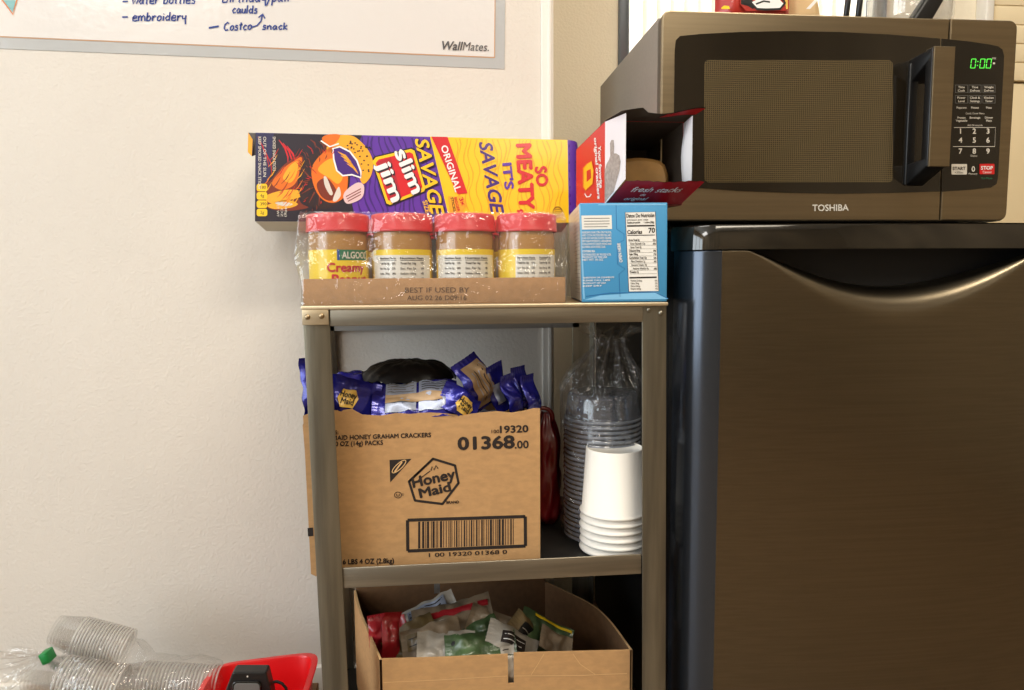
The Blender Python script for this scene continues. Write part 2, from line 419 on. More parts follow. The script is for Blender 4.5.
# ------------------------------------------------------------------ lights
def area(name, loc, rot, sx, sy, power, col):
    l = bpy.data.lights.new(name, 'AREA'); l.shape = 'RECTANGLE'; l.size = sx; l.size_y = sy; l.energy = power; l.color = col
    o = bpy.data.objects.new(name, l); COL.objects.link(o); o.location = loc; o.rotation_euler = rot; return o
WARM = (1, .89, .72); NEUT = (1, .965, .92); DAY = (.85, .94, 1)
area('overhead_light', (-.75, -1.0, 2.57), (0,0,0), 1.2, .3, L_CEIL, NEUT)
area('overhead_light', (.80, -.95, 2.57), (0,0,0), 1.0, .3, L_WARM, WARM)
area('window_daylight', (-2.72, -1.85, 1.23), (0, -PI/2, 0), 1.9, 2.6, L_DAY, DAY)
area('overhead_light', (-1.9, -3.0, 2.57), (0,0,0), 1.0, .8, L_BACK_FILL, NEUT)  # unseen light added for board glare and brighter metal reflections
area('overhead_light', (.9, -2.7, 2.57), (0,0,0), 1.2, .6, L_BACK2_FILL, WARM)  # added fill, out of view, brightens the room the metals reflect
area('window_daylight', ((WX0+WX1)/2, .86, 1.55), (-PI/2, 0, 0), .7, 1.1, L_WIN, (1, .97, .92))
wd = bpy.data.worlds.new('world'); sc.world = wd; wd.use_nodes = True
wd.node_tree.nodes['Background'].inputs[0].default_value = (.75, .87, 1, 1); wd.node_tree.nodes['Background'].inputs[1].default_value = .8

# ================================================================== WHITEBOARD
BR = Vector(at(504.5,69,WY-.001)); BL = Vector(at(0,48.5,WY-.001)); e = (BL-BR).normalized()
up = Vector((-e.z, 0, e.x)); up = up if up.z > 0 else -up
ORI = BR
wb = thing('whiteboard_sheet', 'large glossy whiteboard sheet with blue handwriting stuck to the wall', 'whiteboard', (ORI.x-.4, WY, ORI.z))
c0, c1, c2, c3 = ORI, ORI+e*.95, ORI+e*.95+up*.6, ORI+up*.6
b = MB(); b.slab([c0,c1,c2,c3], (0,.0008,0), 'board_film'); b.build('clear_border', wb, label='clear grey laminate border')
IR = Vector(at(495,58,WY-.0015)); b = MB(); q = [IR, IR+e*.935, IR+e*.935+up*.585, IR+up*.585]
b.slab(q, (0,.0005,0), 'board_line'); q2 = [p+Vector((0,-.0004,0)) for p in (IR+e*.0016+up*.0016, IR+e*.933+up*.0016, IR+e*.933+up*.583, IR+e*.0016+up*.583)]
b.slab(q2, (0,.0003,0), 'board_white'); b.build('writing_surface', wb)
b = MB(); b.frame = px_frame(WY-.0024)
b.textw('Wall', (442,49.5), 8.3, 'grey_print', (1,.035), bold=.03, shear=.2, k=.92); b.textw('Mates.', (462.5,50.2), 8.3, 'grey_print', (1,.035), shear=.2, k=.86)
b.build('printed_text', wb)
GL = {'e':(.6,[[(0,.3),(.5,.35),(.5,.55),(.25,.65),(.05,.4),(.1,.05),(.35,0),(.6,.1)]]),
 'm':(.85,[[(0,.6),(.05,0)],[(.05,.4),(.2,.62),(.35,.5),(.38,0)],[(.38,.4),(.55,.62),(.72,.5),(.78,0)]]),
 'b':(.55,[[(.05,1),(.05,0)],[(.05,.4),(.3,.6),(.5,.35),(.35,.02),(.05,.05)]]),
 'r':(.45,[[(.05,.6),(.08,0)],[(.08,.35),(.25,.6),(.45,.52)]]),
 'o':(.55,[[(.3,.6),(.08,.4),(.1,.1),(.3,0),(.5,.2),(.48,.5),(.3,.6)]]),
 'i':(.25,[[(.12,.55),(.14,0)],[(.12,.75),(.14,.8)]]),
 'd':(.6,[[(.45,.45),(.25,.58),(.05,.3),(.2,.02),(.45,.15)],[(.48,1),(.5,0)]]),
 'y':(.55,[[(.02,.6),(.12,.2),(.4,.25)],[(.45,.6),(.42,.1),(.5,-.45)]]),
 'C':(.7,[[(.62,.85),(.4,1),(.1,.7),(.05,.3),(.25,0),(.6,.1)]]),
 's':(.5,[[(.42,.55),(.15,.6),(.1,.4),(.4,.25),(.35,.02),(.02,.05)]]),
 't':(.45,[[(.22,.95),(.2,.05),(.35,0)],[(.02,.62),(.42,.66)]]),
 'c':(.5,[[(.45,.5),(.25,.6),(.05,.3),(.2,0),(.48,.1)]]),
 'n':(.55,[[(.02,.6),(.06,0)],[(.06,.4),(.28,.6),(.42,.45),(.46,0)]]),
 'a':(.6,[[(.42,.5),(.2,.58),(.03,.25),(.18,0),(.4,.2),(.44,.55),(.48,.02),(.58,.05)]]),
 'k':(.5,[[(.05,1),(.06,0)],[(.42,.6),(.08,.3),(.48,0)]]),
 'w':(.75,[[(0,.6),(.15,0),(.35,.5),(.5,0),(.72,.6)]]),
 'l':(.25,[[(.1,1),(.12,0)]]), 'u':(.5,[[(.02,.6),(.05,.05),(.3,.02),(.42,.25),(.44,.6),(.46,0)]]),
 'B':(.65,[[(.05,1),(.05,0)],[(.05,1),(.45,.9),(.4,.58),(.05,.52),(.55,.4),(.5,.05),(.05,0)]]),
 'h':(.55,[[(.05,1),(.05,0)],[(.05,.4),(.28,.6),(.45,.4),(.46,0)]]), 'p':(.5,[[(.05,.6),(.05,-.4)],[(.05,.5),(.35,.6),(.48,.35),(.3,.05),(.05,.1)]]),
 '/':(.4,[[(0,-.4),(.35,1)]]), '-':(.9,[[(.05,.35),(.8,.42)]]), ' ':(.4,[])}
def scribble(mb, s, x, y, x1, y1, h, w=1.5, m='marker_blue'):
    W = sum(GL[c][0]+.08 for c in s); d = Vector((x1-x, y1-y))
    rng = random.Random(s); t = 0
    for c in s:
        gw, strokes = GL[c]
        for st in strokes:
            mb.line([(x+d.x*(t+u)/W + .12*v*h, y+d.y*(t+u)/W - v*h + rng.uniform(-.2,.2)) for u, v in st], w, m)
        t += gw+.08
b = MB(); b.frame = px_frame(WY-.0024)
scribble(b, '-', 121.5,18.5,129,18.5,4); scribble(b, 'embroidery', 132,21,187,20.5,8.5)
scribble(b, '-', 122,3,129,3,4); scribble(b, 'water bottles', 132,4,196,3.5,8.5)
scribble(b, '-', 208,29,221,27,3, 1.8); scribble(b, 'Costco', 223.5,30.5,252,29.5,8); scribble(b, 'snack', 262,29.5,288,29.5,7)
scribble(b, 'caulds', 232,13,258,13.5,8); scribble(b, 'Birthday/pall', 222,2.5,290,1.5,9)
b.line([(252,27),(257,25.5),(261,21),(262.5,14.5)], 1.4, 'marker_blue'); b.line([(258.5,17.5),(262.7,14),(265,18.5)], 1.4, 'marker_blue')
b.poly([(3,0),(16,0),(12.5,12)], 'marker_teal', .0002); b.line([(1.5,-1),(13,14.5),(17,-1)], 1.4, 'marker_orange')
b.build('handwriting', wb, label='blue marker handwriting')

# ================================================================== SHELF UNIT
SH = thing('metal_shelf_unit', 'narrow grey metal shelf unit holding food boxes and cups beside the fridge', 'shelf', (.07, .16, 0))
ZT, ZM = .733, .3635                       # shelf surfaces
def leg(xt, xb, Y, s, name='leg'):
    """angle-iron leg: outer edge xt at the top, xb at the floor; s=+1 flange to +x"""
    w, t, d = .034, .002, .033
    b = MB()
    def C(z, dx, dy):
        x = xb + (xt-xb)*z/ZT; return (x+s*dx, Y+dy, z)
    zs = (0, ZT-.003)
    pr = [(0,0),(w,0),(w,t),(t,t),(t,d),(0,d)] if Y < .1 else [(0,0),(t,0),(t,d-t),(w,d-t),(w,d),(0,d)]
    vs = [C(z,*p) for z in zs for p in pr]
    bm = bmesh.new(); V = [bm.verts.new(p) for p in vs]; n = 6
    bm.faces.new(V[:n]); bm.faces.new(V[n:][::-1])
    for k in range(n): bm.faces.new([V[k], V[n+k], V[n+(k+1)%n], V[(k+1)%n]])
    bmesh.ops.recalc_face_normals(bm, faces=bm.faces)
    ed = [e for e in bm.edges if abs((e.verts[0].co-e.verts[1].co).z) > .1]
    bmesh.ops.bevel(bm, geom=ed, offset=.0007, segments=2, profile=.5, affect='EDGES')
    oc = [e for e in bm.edges if abs((e.verts[0].co-e.verts[1].co).z) > .1]
    bm.verts.index_update(); b.bm(bm, 'steel', True)
    return autosmooth(b.build(name, SH), 50)
lgs = [leg(-.1765,-.163,0,1), leg(.3055,.314,0,-1), leg(-.219,-.200,.30,1), leg(.272,.272,.30,-1)]
def shelf(z, m_front, x0, x1, lipz0, lipz1, ylip, tz, name='shelf'):
    b = MB()
    s = -.10                                # the frame stands slightly skewed
    def q(x, y, z): return (x+s*y, y, z)
    X0, X1 = -.170, .303
    b.hexa([q(X0,.004,z-.004),q(X1,.004,z-.004),q(X1,.332,z-.004),q(X0,.332,z-.004),q(X0,.004,z),q(X1,.004,z),q(X1,.332,z),q(X0,.332,z)], 'shelf_dark', .001)
    b.box(x0, x1, ylip, ylip+.003, lipz0, lipz1, m_front, .0008)
    b.hexa([q(X0,.331,z-.03),q(X1,.331,z-.03),q(X1,.334,z-.03),q(X0,.334,z-.03),q(X0,.331,z),q(X1,.331,z),q(X1,.334,z),q(X0,.334,z)], 'steel_light')
    return b.build(name, SH)
# top shelf: plate, rounded front edge, lip
b = MB(); s = -.10
b.hexa([(-.1775,-.004,ZT-.005),(.307,-.004,ZT-.005),(.272,.336,ZT-.005),(-.2205,.336,ZT-.005),(-.1775,-.004,ZT),(.307,-.004,ZT),(.272,.336,ZT),(-.2205,.336,ZT)], 'steel_top', .0015, 3)
b.box(-.1415, .2725, -.001, .002, .7065, ZT-.004, 'steel_h', .0008)
b.box(-.1765, -.143, -.003, .0, .7085, ZT-.004, 'steel_top', .0006)
b.hexa([(-.216,.331,.676),(.250,.331,.676),(.250,.334,.676),(-.216,.334,.676),(-.216,.331,ZT-.01),(.250,.331,ZT-.01),(.250,.334,ZT-.01),(-.216,.334,ZT-.01)], 'steel_light')
top = b.build('shelf', SH, label='pale steel top shelf')
for px, py, Y, m_ in ((307.5,317,-.003,'bolt'),(321.5,316,-.003,'bolt'),(649,310,0,'steel'),(661,313,0,'steel')):
    b = MB(); c = at(px,py,Y); b.lathe([(0,.0022),(.002,.002),(.0034,.0008),(.0036,0)], m_, c, 14, M=Matrix.Rotation(PI/2,3,'X')); b.build('bolt', top)
shelf(ZM, 'steel_h', -.1365, .2755, .352, .3805, .0025, 0)
shelf(.055, 'steel_h', -.1305, .280, .03, .06, .0025, 0)

# ================================================================== FRIDGE
FX0, FX1 = .3365, .945; FC = (FX0+FX1)/2; FW = (FX1-FX0)/2
fr = thing('compact_fridge', 'dark stainless compact fridge with a scooped door grip carrying the microwave', 'fridge', (FC, .3, 0))
FTZ = .8385
def perim(off=0, n=40, depth=.065):
    """front outline, left to right, with rounded corners and a gentle bow"""
    P = []; r = .047
    def bow(x): return -.012 + .022*((x-FC)/FW)**2
    P.append((FX0-off, depth))
    yc = bow(FX0+r)+r
    for k in range(9):
        a = PI + PI/2*k/8; P.append((FX0+r+(r+off)*math.cos(a), yc+(r+off)*math.sin(a)))
    for k in range(1, n):
        x = FX0+r + (FX1-FX0-2*r)*k/n; P.append((x, bow(x)-off))
    for k in range(9):
        a = -PI/2 + PI/2*k/8; P.append((FX1-r+(r+off)*math.cos(a), yc+(r+off)*math.sin(a)))
    P.append((FX1+off, depth)); return P
b = MB(); b.box(FX0+.003, FX1-.003, .072, .60, .03, FTZ-.002, 'fridge_side', .006, 3)
b.build('cabinet', fr)
for x in (FX0+.05, FX1-.05):
    for y in (.11, .54): b = MB(); b.lathe([(.018,0),(.018,.02),(.012,.022),(.012,.032)], 'black_plastic', (x,y,0), 16, cap=True); b.build('foot', fr)
# door: skin with scooped top edge that rolls back into the grip
P = perim(n=72); ZD0, ZD1 = .045, .8035
SW, SD = .222, .052
def scoop(x):
    t = abs(x-.640)/SW
    return SD*max(0, 1-t*t)**1.25 if t < 1 else 0
b = MB(); rows = []
nv = 26
for j in range(nv+1+8):
    row = []
    for (x, y) in P:
        d = scoop(x); zt = ZD1-d; k = d/SD; R = .003+.044*k
        if j <= 8:
            a = PI/2*(1-j/8)                       # roll: from inside to the face
            inn = .004+.016*k
            yy = y + R*(1-math.cos(a)) + (inn if j == 0 else 0); zz = zt - R*(1-math.sin(a))
            # swage: shallow dish under the grip
        else:
            v = (j-8)/nv; zz = (zt-R) + (ZD0-(zt-R))*v**1.4; yy = y
        row.append((x, yy, zz))
    rows.append(row)
w = len(P)
b.add([p for r in rows for p in r], [[j*w+i, (j+1)*w+i, (j+1)*w+i+1, j*w+i+1] for j in range(len(rows)-1) for i in range(9, w-10)], 'fridge_steel', True)
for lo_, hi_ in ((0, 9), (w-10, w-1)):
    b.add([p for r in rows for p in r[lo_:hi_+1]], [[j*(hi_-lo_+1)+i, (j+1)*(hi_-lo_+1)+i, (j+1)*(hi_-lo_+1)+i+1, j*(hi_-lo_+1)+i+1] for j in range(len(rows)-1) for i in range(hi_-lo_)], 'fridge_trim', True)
door = b.build('door', fr)
b = MB()
b.slab([(x, y+.030 if k not in (0, len(P)-1) else y, ZD0) for k, (x, y) in enumerate(P)], (0,0,ZD1-.004-ZD0-.12), 'black_plastic')
b.hexa([(FX0+.05,.05,.66),(FX1-.05,.05,.66),(FX1-.05,.064,.66),(FX0+.05,.064,.66),(FX0+.05,.05,ZD1),(FX1-.05,.05,ZD1),(FX1-.05,.064,ZD1),(FX0+.05,.064,ZD1)], 'black_matte')
b.build('grip_recess', door, label='black recess behind the scooped grip')
b = MB(); Pc = perim(.003, 60, .07)
prof = [(.0, ZD1), (.0, FTZ-.004), (-.0015, FTZ-.001), (-.004, FTZ)]
base_ = []
for dz in prof:
    for k, (x, y) in enumerate(Pc):
        cx = max(-1, min(1, (x-FC)/FW)); base_.append((x + dz[0]*cx, y - dz[0], dz[1]))
w = len(Pc)
b.add(base_, [[j*w+i, j*w+i+1, (j+1)*w+i+1, (j+1)*w+i] for j in range(3) for i in range(w-1)], 'fridge_cap', True)
b.add([(x,y,FTZ) for x, y in Pc], [list(range(w))], 'fridge_cap'); b.add([(x,y,ZD1) for x, y in Pc], [list(range(w))[::-1]], 'fridge_cap')
autosmooth(b.build('door_cap', fr, label='glossy black band over the door'), 40)

# ================================================================== MICROWAVE
MX0, MX1, MY0, MY1, MZ0, MZ1 = .3285, .887, .11, .53, .8500, 1.153
mw = thing('microwave_oven', 'large stainless and black microwave oven standing on the fridge', 'microwave', ((MX0+MX1)/2, .32, FTZ))
b = MB(); b.box(MX0+.003, MX1-.004, MY0+.030, MY1, MZ0, MZ1-.001, 'mw_side', .002, 2)
b.box(MX0+.006, MX1-.007, MY0+.022, MY0+.032, MZ0+.003, MZ1-.004, 'black_matte')
for k in range(9):
    for j in range(3): b.box(MX0+.0022, MX0+.0032, .36+k*.014, .366+k*.014, .90+j*.02, .912+j*.02, 'black_matte')
b.build('housing', mw)
for x in (MX0+.05, MX1-.05):
    for y in (.17, .48): b = MB(); b.lathe([(.014,FTZ),(.015,FTZ+.004),(.013,MZ0+.002)], 'black_plastic', (x,y,0), 16, cap=True); b.build('rubber_foot', mw)
def plate(x0, x1, z0, z1, rl, rr, y0, y1, m, bev=.003):
    P = []
    for cx, cz, r, a0 in ((x1-rr, z0+rr, rr, -90), (x1-rr, z1-rr, rr, 0), (x0+rl, z1-rl, rl, 90), (x0+rl, z0+rl, rl, 180)):
        for k in range(7 if r > .001 else 1):
            a = rad(a0+90*k/6); P.append((cx+r*math.cos(a), y0, cz+r*math.sin(a)))
    mb = MB(); mb.slab(P, (0, .007, 0), m, bev); mb.slab([(p[0]+.001*(1 if p[0] < .6 else -1)*(bev>0), p[1]+.007, p[2]-.0005) for p in P], (0, y1-y0-.007, 0), 'mw_bezel', .001); return mb
XS = at(950,20,MY0).x; XS2 = at(941,205,MY0).x; XS = (XS+XS2)/2
doorp = plate(MX0, XS-.0006, MZ0, MZ1, .012, .0005, MY0, MY0+.024, 'mw_steel', .0022)
# pixel frame on the front face
doorp.frame = px_frame(MY0)
arcT = [(680,36),(700,34),(740,32),(790,31),(840,32),(890,34.5),(940.2,38.5)]
arcB = [(940.2,191.5),(890,193),(840,193.8),(790,193),(740,191),(700,188),(682,186.5)]
lft = [(676,184.5),(673.2,179),(674,120),(675,50),(676,40)]
def dark(mb, pts, m, h=.0012):
    c = [mb.frame(x, y, h) for x, y in pts]; mb.slab(c, (0,h,0), m)
dark(doorp, arcT+arcB+lft, 'mw_glass')
md = autosmooth(doorp.build('door', mw, label='stainless door with a black glass front'), 40)
b = MB(); b.frame = px_frame(MY0-.0013); b.poly(rrect(704,60,893,182.5,5), 'mw_screen', .0004)
b.build('window_screen', md, label='perforated window screen with a warm reflection in its brown')
cp = plate(XS+.0006, MX1, MZ0, MZ1, .0005, .013, MY0, MY0+.024, 'mw_steel', .0022)
cp.frame = px_frame(MY0)
dark(cp, [(941.9,38.6),(970,41.5),(990,44.5),(998,46.2),(1002.5,49.5),(1004.2,56),(1001,120),(998,178),(996.5,184),(991,187.5),(970,189.8),(941.9,191.6)], 'mw_panel')
cp = autosmooth(cp.build('control_panel', mw), 40)
b = MB(); b.frame = px_frame(MY0-.0013)
# seven-segment 0:00
def seg0(x, y, w, h, sl):
    for p in ([(x+sl,y),(x+w+sl,y)], [(x,y+h),(x+w,y+h)], [(x+sl,y),(x+sl/2,y+h/2-.4)], [(x+sl/2,y+h/2+.4),(x,y+h)], [(x+w+sl,y),(x+w+sl/2,y+h/2-.4)], [(x+w+sl/2,y+h/2+.4),(x+w,y+h)]):
        b.line(p, .8, 'led_green', .0006)
for x in (970.5, 979.6, 986.0): seg0(x, 59, 4.4, 9, 1.2)
b.rect(977.4,61,978.4,62,'led_green',.0006); b.rect(977,65,978,66,'led_green',.0006)
b.rect(993,62.5,995,64.2,'offwhite'); b.textw('PM', (992.5,59.5), 2, 'offwhite')
b.build('clock_display', cp, label='green lit clock digits')
b = MB(); b.frame = px_frame(MY0-.0013)
rowsT = [(86,[('Time','Cook'),('Time','Defrost'),('Weight','Defrost')]), (96.5,[('Power','Level'),('Clock &','Settings'),('Kitchen','Timer')])]
colx = [961.5, 975, 989]
for y, r in rowsT:
    for cx, (a, c) in zip(colx, r):
        b.rect(cx-6.3, y-1.2, cx+6.3, y+6.8, 'device_grey', .0002); b.rect(cx-5.9, y-.8, cx+5.9, y+6.4, 'mw_panel', .0003)
        b.textw(a, (cx,y+2.2), 2.1, 'offwhite', centre=True, bold=.02); b.textw(c, (cx,y+5.6), 2.1, 'offwhite', centre=True, bold=.02)
for cx, a in zip(colx, ('Popcorn','Potato','Pizza')): b.textw(a, (cx,108.6), 2, 'offwhite', centre=True, bold=.02)
b.textw('Quick Cook Menu', (975,114.2), 1.7, 'offwhite', centre=True)
for cx, a in zip(colx, (('Frozen','Vegetable'),('Beverage',''),('Dinner','Plate'))):
    b.textw(a[0], (cx,118.6), 2, 'offwhite', centre=True, bold=.02)
    if a[1]: b.textw(a[1], (cx,121.6), 2, 'offwhite', centre=True, bold=.02)
b.textw('Add 30 seconds', (975,126), 1.6, 'offwhite', centre=True)
b.line([(954,127.5),(995.5,127.5),(994.8,146.5),(953,146.5)], .5, 'offwhite')
for j, y in enumerate((133.6,142.6,153.6)):
    for k, cx in enumerate((960.5,974.3,988)): b.textw('123456789'[j*3+k], (cx,y), 5, 'offwhite', centre=True, bold=.035)
b.textw('0', (973.3,171.5), 5, 'offwhite', centre=True, bold=.035); b.textw('Memory', (973,174.6), 1.8, 'offwhite', centre=True); b.textw('Demo', (974,156.6), 1.8, 'offwhite', centre=True)
b.textw('Eco Mode', (987,179), 1.8, 'label_green', centre=True)
b.build('keypad_print', cp)
b = MB(); b.frame = px_frame(MY0-.0013); b.poly(rrect(951.5,164,967,174.5,.8), 'offwhite', .0006); b.textw('START', (959.2,169.8), 3.0, 'ink', centre=True, bold=.02, h=.0009); b.textw('+30Sec', (959,173.4), 2, 'ink', centre=True, h=.0009)
b.build('start_button', cp, label='white start button')
b = MB(); b.frame = px_frame(MY0-.0013); b.poly(rrect(979.5,163.8,994.5,174.2,.8), 'stop_red', .0006); b.textw('STOP', (987,169.6), 3.4, 'white', centre=True, bold=.04, h=.0009); b.textw('Cancel', (987,173.2), 2.2, 'white', centre=True, h=.0009)
b.build('stop_button', cp, label='red stop button')
b = MB(); b.frame = px_frame(MY0); b.text('TOSHIBA', (812.5,211), (848.5,210.6), 6.2, 'offwhite', bold=.03); b.build('maker_lettering', mw)
# handle: dark C-shaped grip with a stainless face
YH = .058
b = MB()
for x0, x1, y0, y1 in ((-1,0,0,0),):
    pass
tp = [at(930,42,MY0-.001), at(908.5,62,MY0-.001), at(905,166,MY0-.001), at(912,189,MY0-.001)]
ip = [at(926,66,MY0-.001), at(917,80,MY0-.001), at(914,156,MY0-.001), at(922,170,MY0-.001)]
fo = [at(931.5,49,YH), at(931.5,51,YH), at(930,164,YH), at(930,166.5,YH)]
fi = [at(931.5,58,YH+.006), at(931,66,YH+.006), at(930,150,YH+.006), at(930,158,YH+.006)]
zt_, zb_ = at(940,46,YH).z, at(935,166.5,YH).z
xl, xr = at(931.5,100,YH).x, at(953,100,YH).x
z0, z1 = at(912,189,MY0).z, at(906,57,MY0).z
hx = at(907,115,MY0).x
def hleg(za, zb, zc, zd, yb):
    # za,zb: at the door (low, high); zc,zd: at the grip (low, high)
    b.hexa([(hx,yb,za),(hx+.030,yb,za),(xr-.002,YH+.004,zc),(xl,YH+.004,zc),(hx,yb,zb),(hx+.030,yb,zb),(xr-.002,YH+.004,zd),(xl,YH+.004,zd)], 'black_plastic', .002)
hleg(z1-.040, z1-.004, zt_-.014, zt_-.001, MY0-.001)
hleg(z0+.004, z0+.036, zb_+.001, zb_+.014, MY0-.001)
b.hexa([(hx-.002,MY0-.006,z0+.006),(hx+.012,MY0-.006,z0+.006),(hx+.012,MY0,z0+.006),(hx-.002,MY0,z0+.006),(hx-.002,MY0-.006,z1-.010),(hx+.012,MY0-.006,z1-.010),(hx+.012,MY0,z1-.010),(hx-.002,MY0,z1-.010)], 'black_plastic', .0015)
b.box(xl, xr-.001, YH+.003, YH+.018, zb_, zt_, 'black_plastic', .002)
hd = b.build('handle', md, label='black handle with stainless grip face')
b = MB(); b.slab([(xl+.001,YH,zb_),(xr,YH,zb_),(xr+.0,YH,zt_),(xl+.001,YH,zt_)], (0,.004,0), 'mw_steel', .001); b.build('grip_face', md, label='stainless grip face')
# ================================================================== PEANUT BUTTER TRAY AND JARS
TX0, TX1, TY0, TY1 = -.1785, .1705, .02, .284
tray = thing('cardboard_tray', 'low brown cardboard tray of peanut butter jars in shrink wrap on the top shelf', 'tray', ((TX0+TX1)/2, .15, ZT))
b = MB(); t = .0025; zt1 = .7675
b.box(TX0, TX1, TY0, TY0+t, ZT, zt1, 'cardboard_tray', .0006); b.box(TX0, TX1, TY1-t, TY1, ZT, zt1, 'cardboard_tray', .0006)
b.box(TX0, TX0+t, TY0+t, TY1-t, ZT, zt1, 'cardboard_tray', .0006); b.box(TX1-t, TX1, TY0+t, TY1-t, ZT, zt1, 'cardboard_tray', .0006)
b.box(TX0+t, TX1-t, TY0+t, TY1-t, ZT, ZT+.002, 'cardboard_tray')
b.frame = px_frame(TY0)
b.textw('BEST IF USED BY', (405,292.6), 5, 'ink_soft', (1,-.004), k=1.22); b.textw('AUG 02 26 D09:16', (407,300.2), 4.6, 'ink_soft', (1,-.004), k=1.12)
b.build('tray_body', tray)
JR = .0398
def jar(label, x, y, kind):
    t = thing('peanut_butter_jar', label, 'jar', (x, y, ZT+.002), 0, 'peanut butter jars in the tray')
    z0 = ZT+.002; c = (x, y, 0); c_ = Vector(c)
    b = MB()
    b.lathe([(0,z0),(.035,z0),(.039,z0+.004),(JR,z0+.010),(JR,z0+.076),(.0404,z0+.083),(.0395,z0+.091),(.0385,z0+.097)], 'peanut', c, 40); b.build('glass_body', t)
    b = MB(); b.lathe([(.0424,z0+.095),(.0431,z0+.0965),(.0431,z0+.0985),(.0424,z0+.0995),(.0419,z0+.116),(.0408,z0+.1185),(.038,z0+.1195),(0,z0+.1195)], 'red_lid', c, 72)
    for q in range(len(b.v)):
        if q % 2 and .0405 < math.hypot(b.v[q].x-x, b.v[q].y-y) and z0+.0985 < b.v[q].z < z0+.117: b.v[q] = c_ + (b.v[q]-c_)*.982 + Vector((0,0,(b.v[q].z)*.018))
    lid = b.build('lid', t, label='red screw lid')
    # knurl
    for v in lid.data.vertices:
        if z0+.099 < v.co.z+z0 < z0+.117 and False: pass
    b = MB(); zl0, zl1 = z0+.012, z0+.071; r = JR+.0004
    def cyl(u, v, h):       # u: metres along the girth from the front, v: metres up
        a = -PI/2 + u/r; return Vector((x+(r+h)*math.cos(a), y+(r+h)*math.sin(a), zl0+v))
    H = zl1-zl0; half = PI*r*.97
    def band(u0, u1, v0, v1, m, h):
        n = max(2, int(abs(u1-u0)/.003)); b.grid(lambda s, q: cyl(u0+(u1-u0)*s, v0+(v1-v0)*q, h), n, 1, m)
    band(-half, half, 0, H, 'label_yellow', 0)
    b.frame = lambda u, v, h: cyl(u, v, h)
    def tx(s, u0, v0, w, hh, m, bold=.02, h=.0006):
        vs, fs, W = text_mesh(s, bold, 0); b.add([cyl(u0+w*p.x/W, v0+hh*p.y/CAPH, h+p.z) for p in vs], fs, m)
    if kind == 'front':
        band(.006, .05, H-.014, H, 'label_green', .0002); band(.003, .0063, H-.014, H, 'label_blue', .0003)
        tx('ALGOOD', .0095, H-.0115, .040, .0085, 'label_white', .03)
        tx('Creamy', -.010, H-.029, .052, .011, 'print_red', .05); tx('Peanut', -.004, H-.045, .050, .012, 'print_red', .05); tx('Butter', -.004, H-.058, .050, .011, 'print_red', .05)
    else:
        u0 = -.048 if kind == 'back' else -.020
        band(u0, .048, 0, H-.0075, 'label_white', .0002)
        rng = random.Random(kind+label)
        for col_, (ua, ub) in enumerate(((max(u0,-.034)+.003, max(u0,-.034)+.028), (max(u0,-.034)+.033, .034))):
            for k in range(7):
                v = H-.013-k*.0068
                if k == 0: band(ua, ub, v-.002, v-.0014, 'ink', .0004)
                s = ('Nutrition Facts','Total Fat 16g','Sat. Fat 3g','Sodium 150mg','Total Carb 7g','Fiber 2g','Protein 7g')[k]
                tx(s, ua, v, (ub-ua)*(.6 if k else .95), .0026, 'ink' if k in (0,1) else 'print_grey', .03)
                if k: tx('%d%%' % rng.randint(2,20), ub-.006, v, .0045, .0026, 'ink')
    b.build('paper_label', t)
    return t
names = ['peanut butter jar with yellow and green front label at the open end of the tray',
         'peanut butter jar second from the tray end turned to its nutrition table',
         'peanut butter jar third from the tray end turned to its nutrition table',
         'peanut butter jar beside the blue box with yellow strip and nutrition table']
pitch = (TX1-TX0-.006)/4
for row in range(3):
    for k in range(4):
        x = -.1370+.0866*k; y = TY0+.003+.0432+row*.0866
        if row == 0: jar(names[k], x, y, ('front','back','back','side')[k])
        else: jar('peanut butter jar hidden in the %s row behind the %s' % (('middle','rear')[row-1], ('jar with the green label','second front jar','third front jar','jar beside the blue box')[k]), x, y, 'back')
# shrink wrap around tray and jars
b = MB(); g = .0015
def wrap(u, v):
    # v runs down the front: from the top of the lids to the tray foot; u around
    P = [(TX0-g-.001,TY1+g),(TX0-g-.001,TY0-g),(TX1+g,TY0-g),(TX1+g,TY1+g)]
    L = [.26,.345,.26]; s = u*sum(L); k = 0
    while k < 2 and s > L[k]: s -= L[k]; k += 1
    f = s/L[k]; a = Vector((*P[k],0)); c = Vector((*P[k+1],0)); p = a.lerp(c, f)
    z = .8555 - v*(.8555-ZT-.001)
    n = (Vector(((P[k+1][1]-P[k][1]), -(P[k+1][0]-P[k][0]), 0))).normalized(); ins = 0
    if k == 1:
        ph = ((p.x+.1370)/.0866+.5) % 1
        ins = .012*(abs(ph-.5)*2)**3*min(1, max(0, (z-.775)/.02))
    if z > .845: ins += .004*(z-.845)/.01
    nn = noise.noise(Vector((p.x*30, p.y*30, z*40)))*.0022*min(1, max(0, (z-.764)/.01))
    d = Vector((TX0/2+TX1/2, .15, 0))-p; d.normalize()
    q = p + Vector((0,1,0))*(ins) if k == 1 else p + d*ins
    q += (p-Vector(((TX0+TX1)/2,.15,0))).normalized()*nn
    if k == 0 and .765 < z < .84: q.x -= .006*math.sin((z-.765)/.075*PI)
    return Vector((q.x, q.y, z))
b.grid(wrap, 130, 30, 'film_wrap'); wr = b.build('shrink_wrap', tray, label='clear shrink wrap')

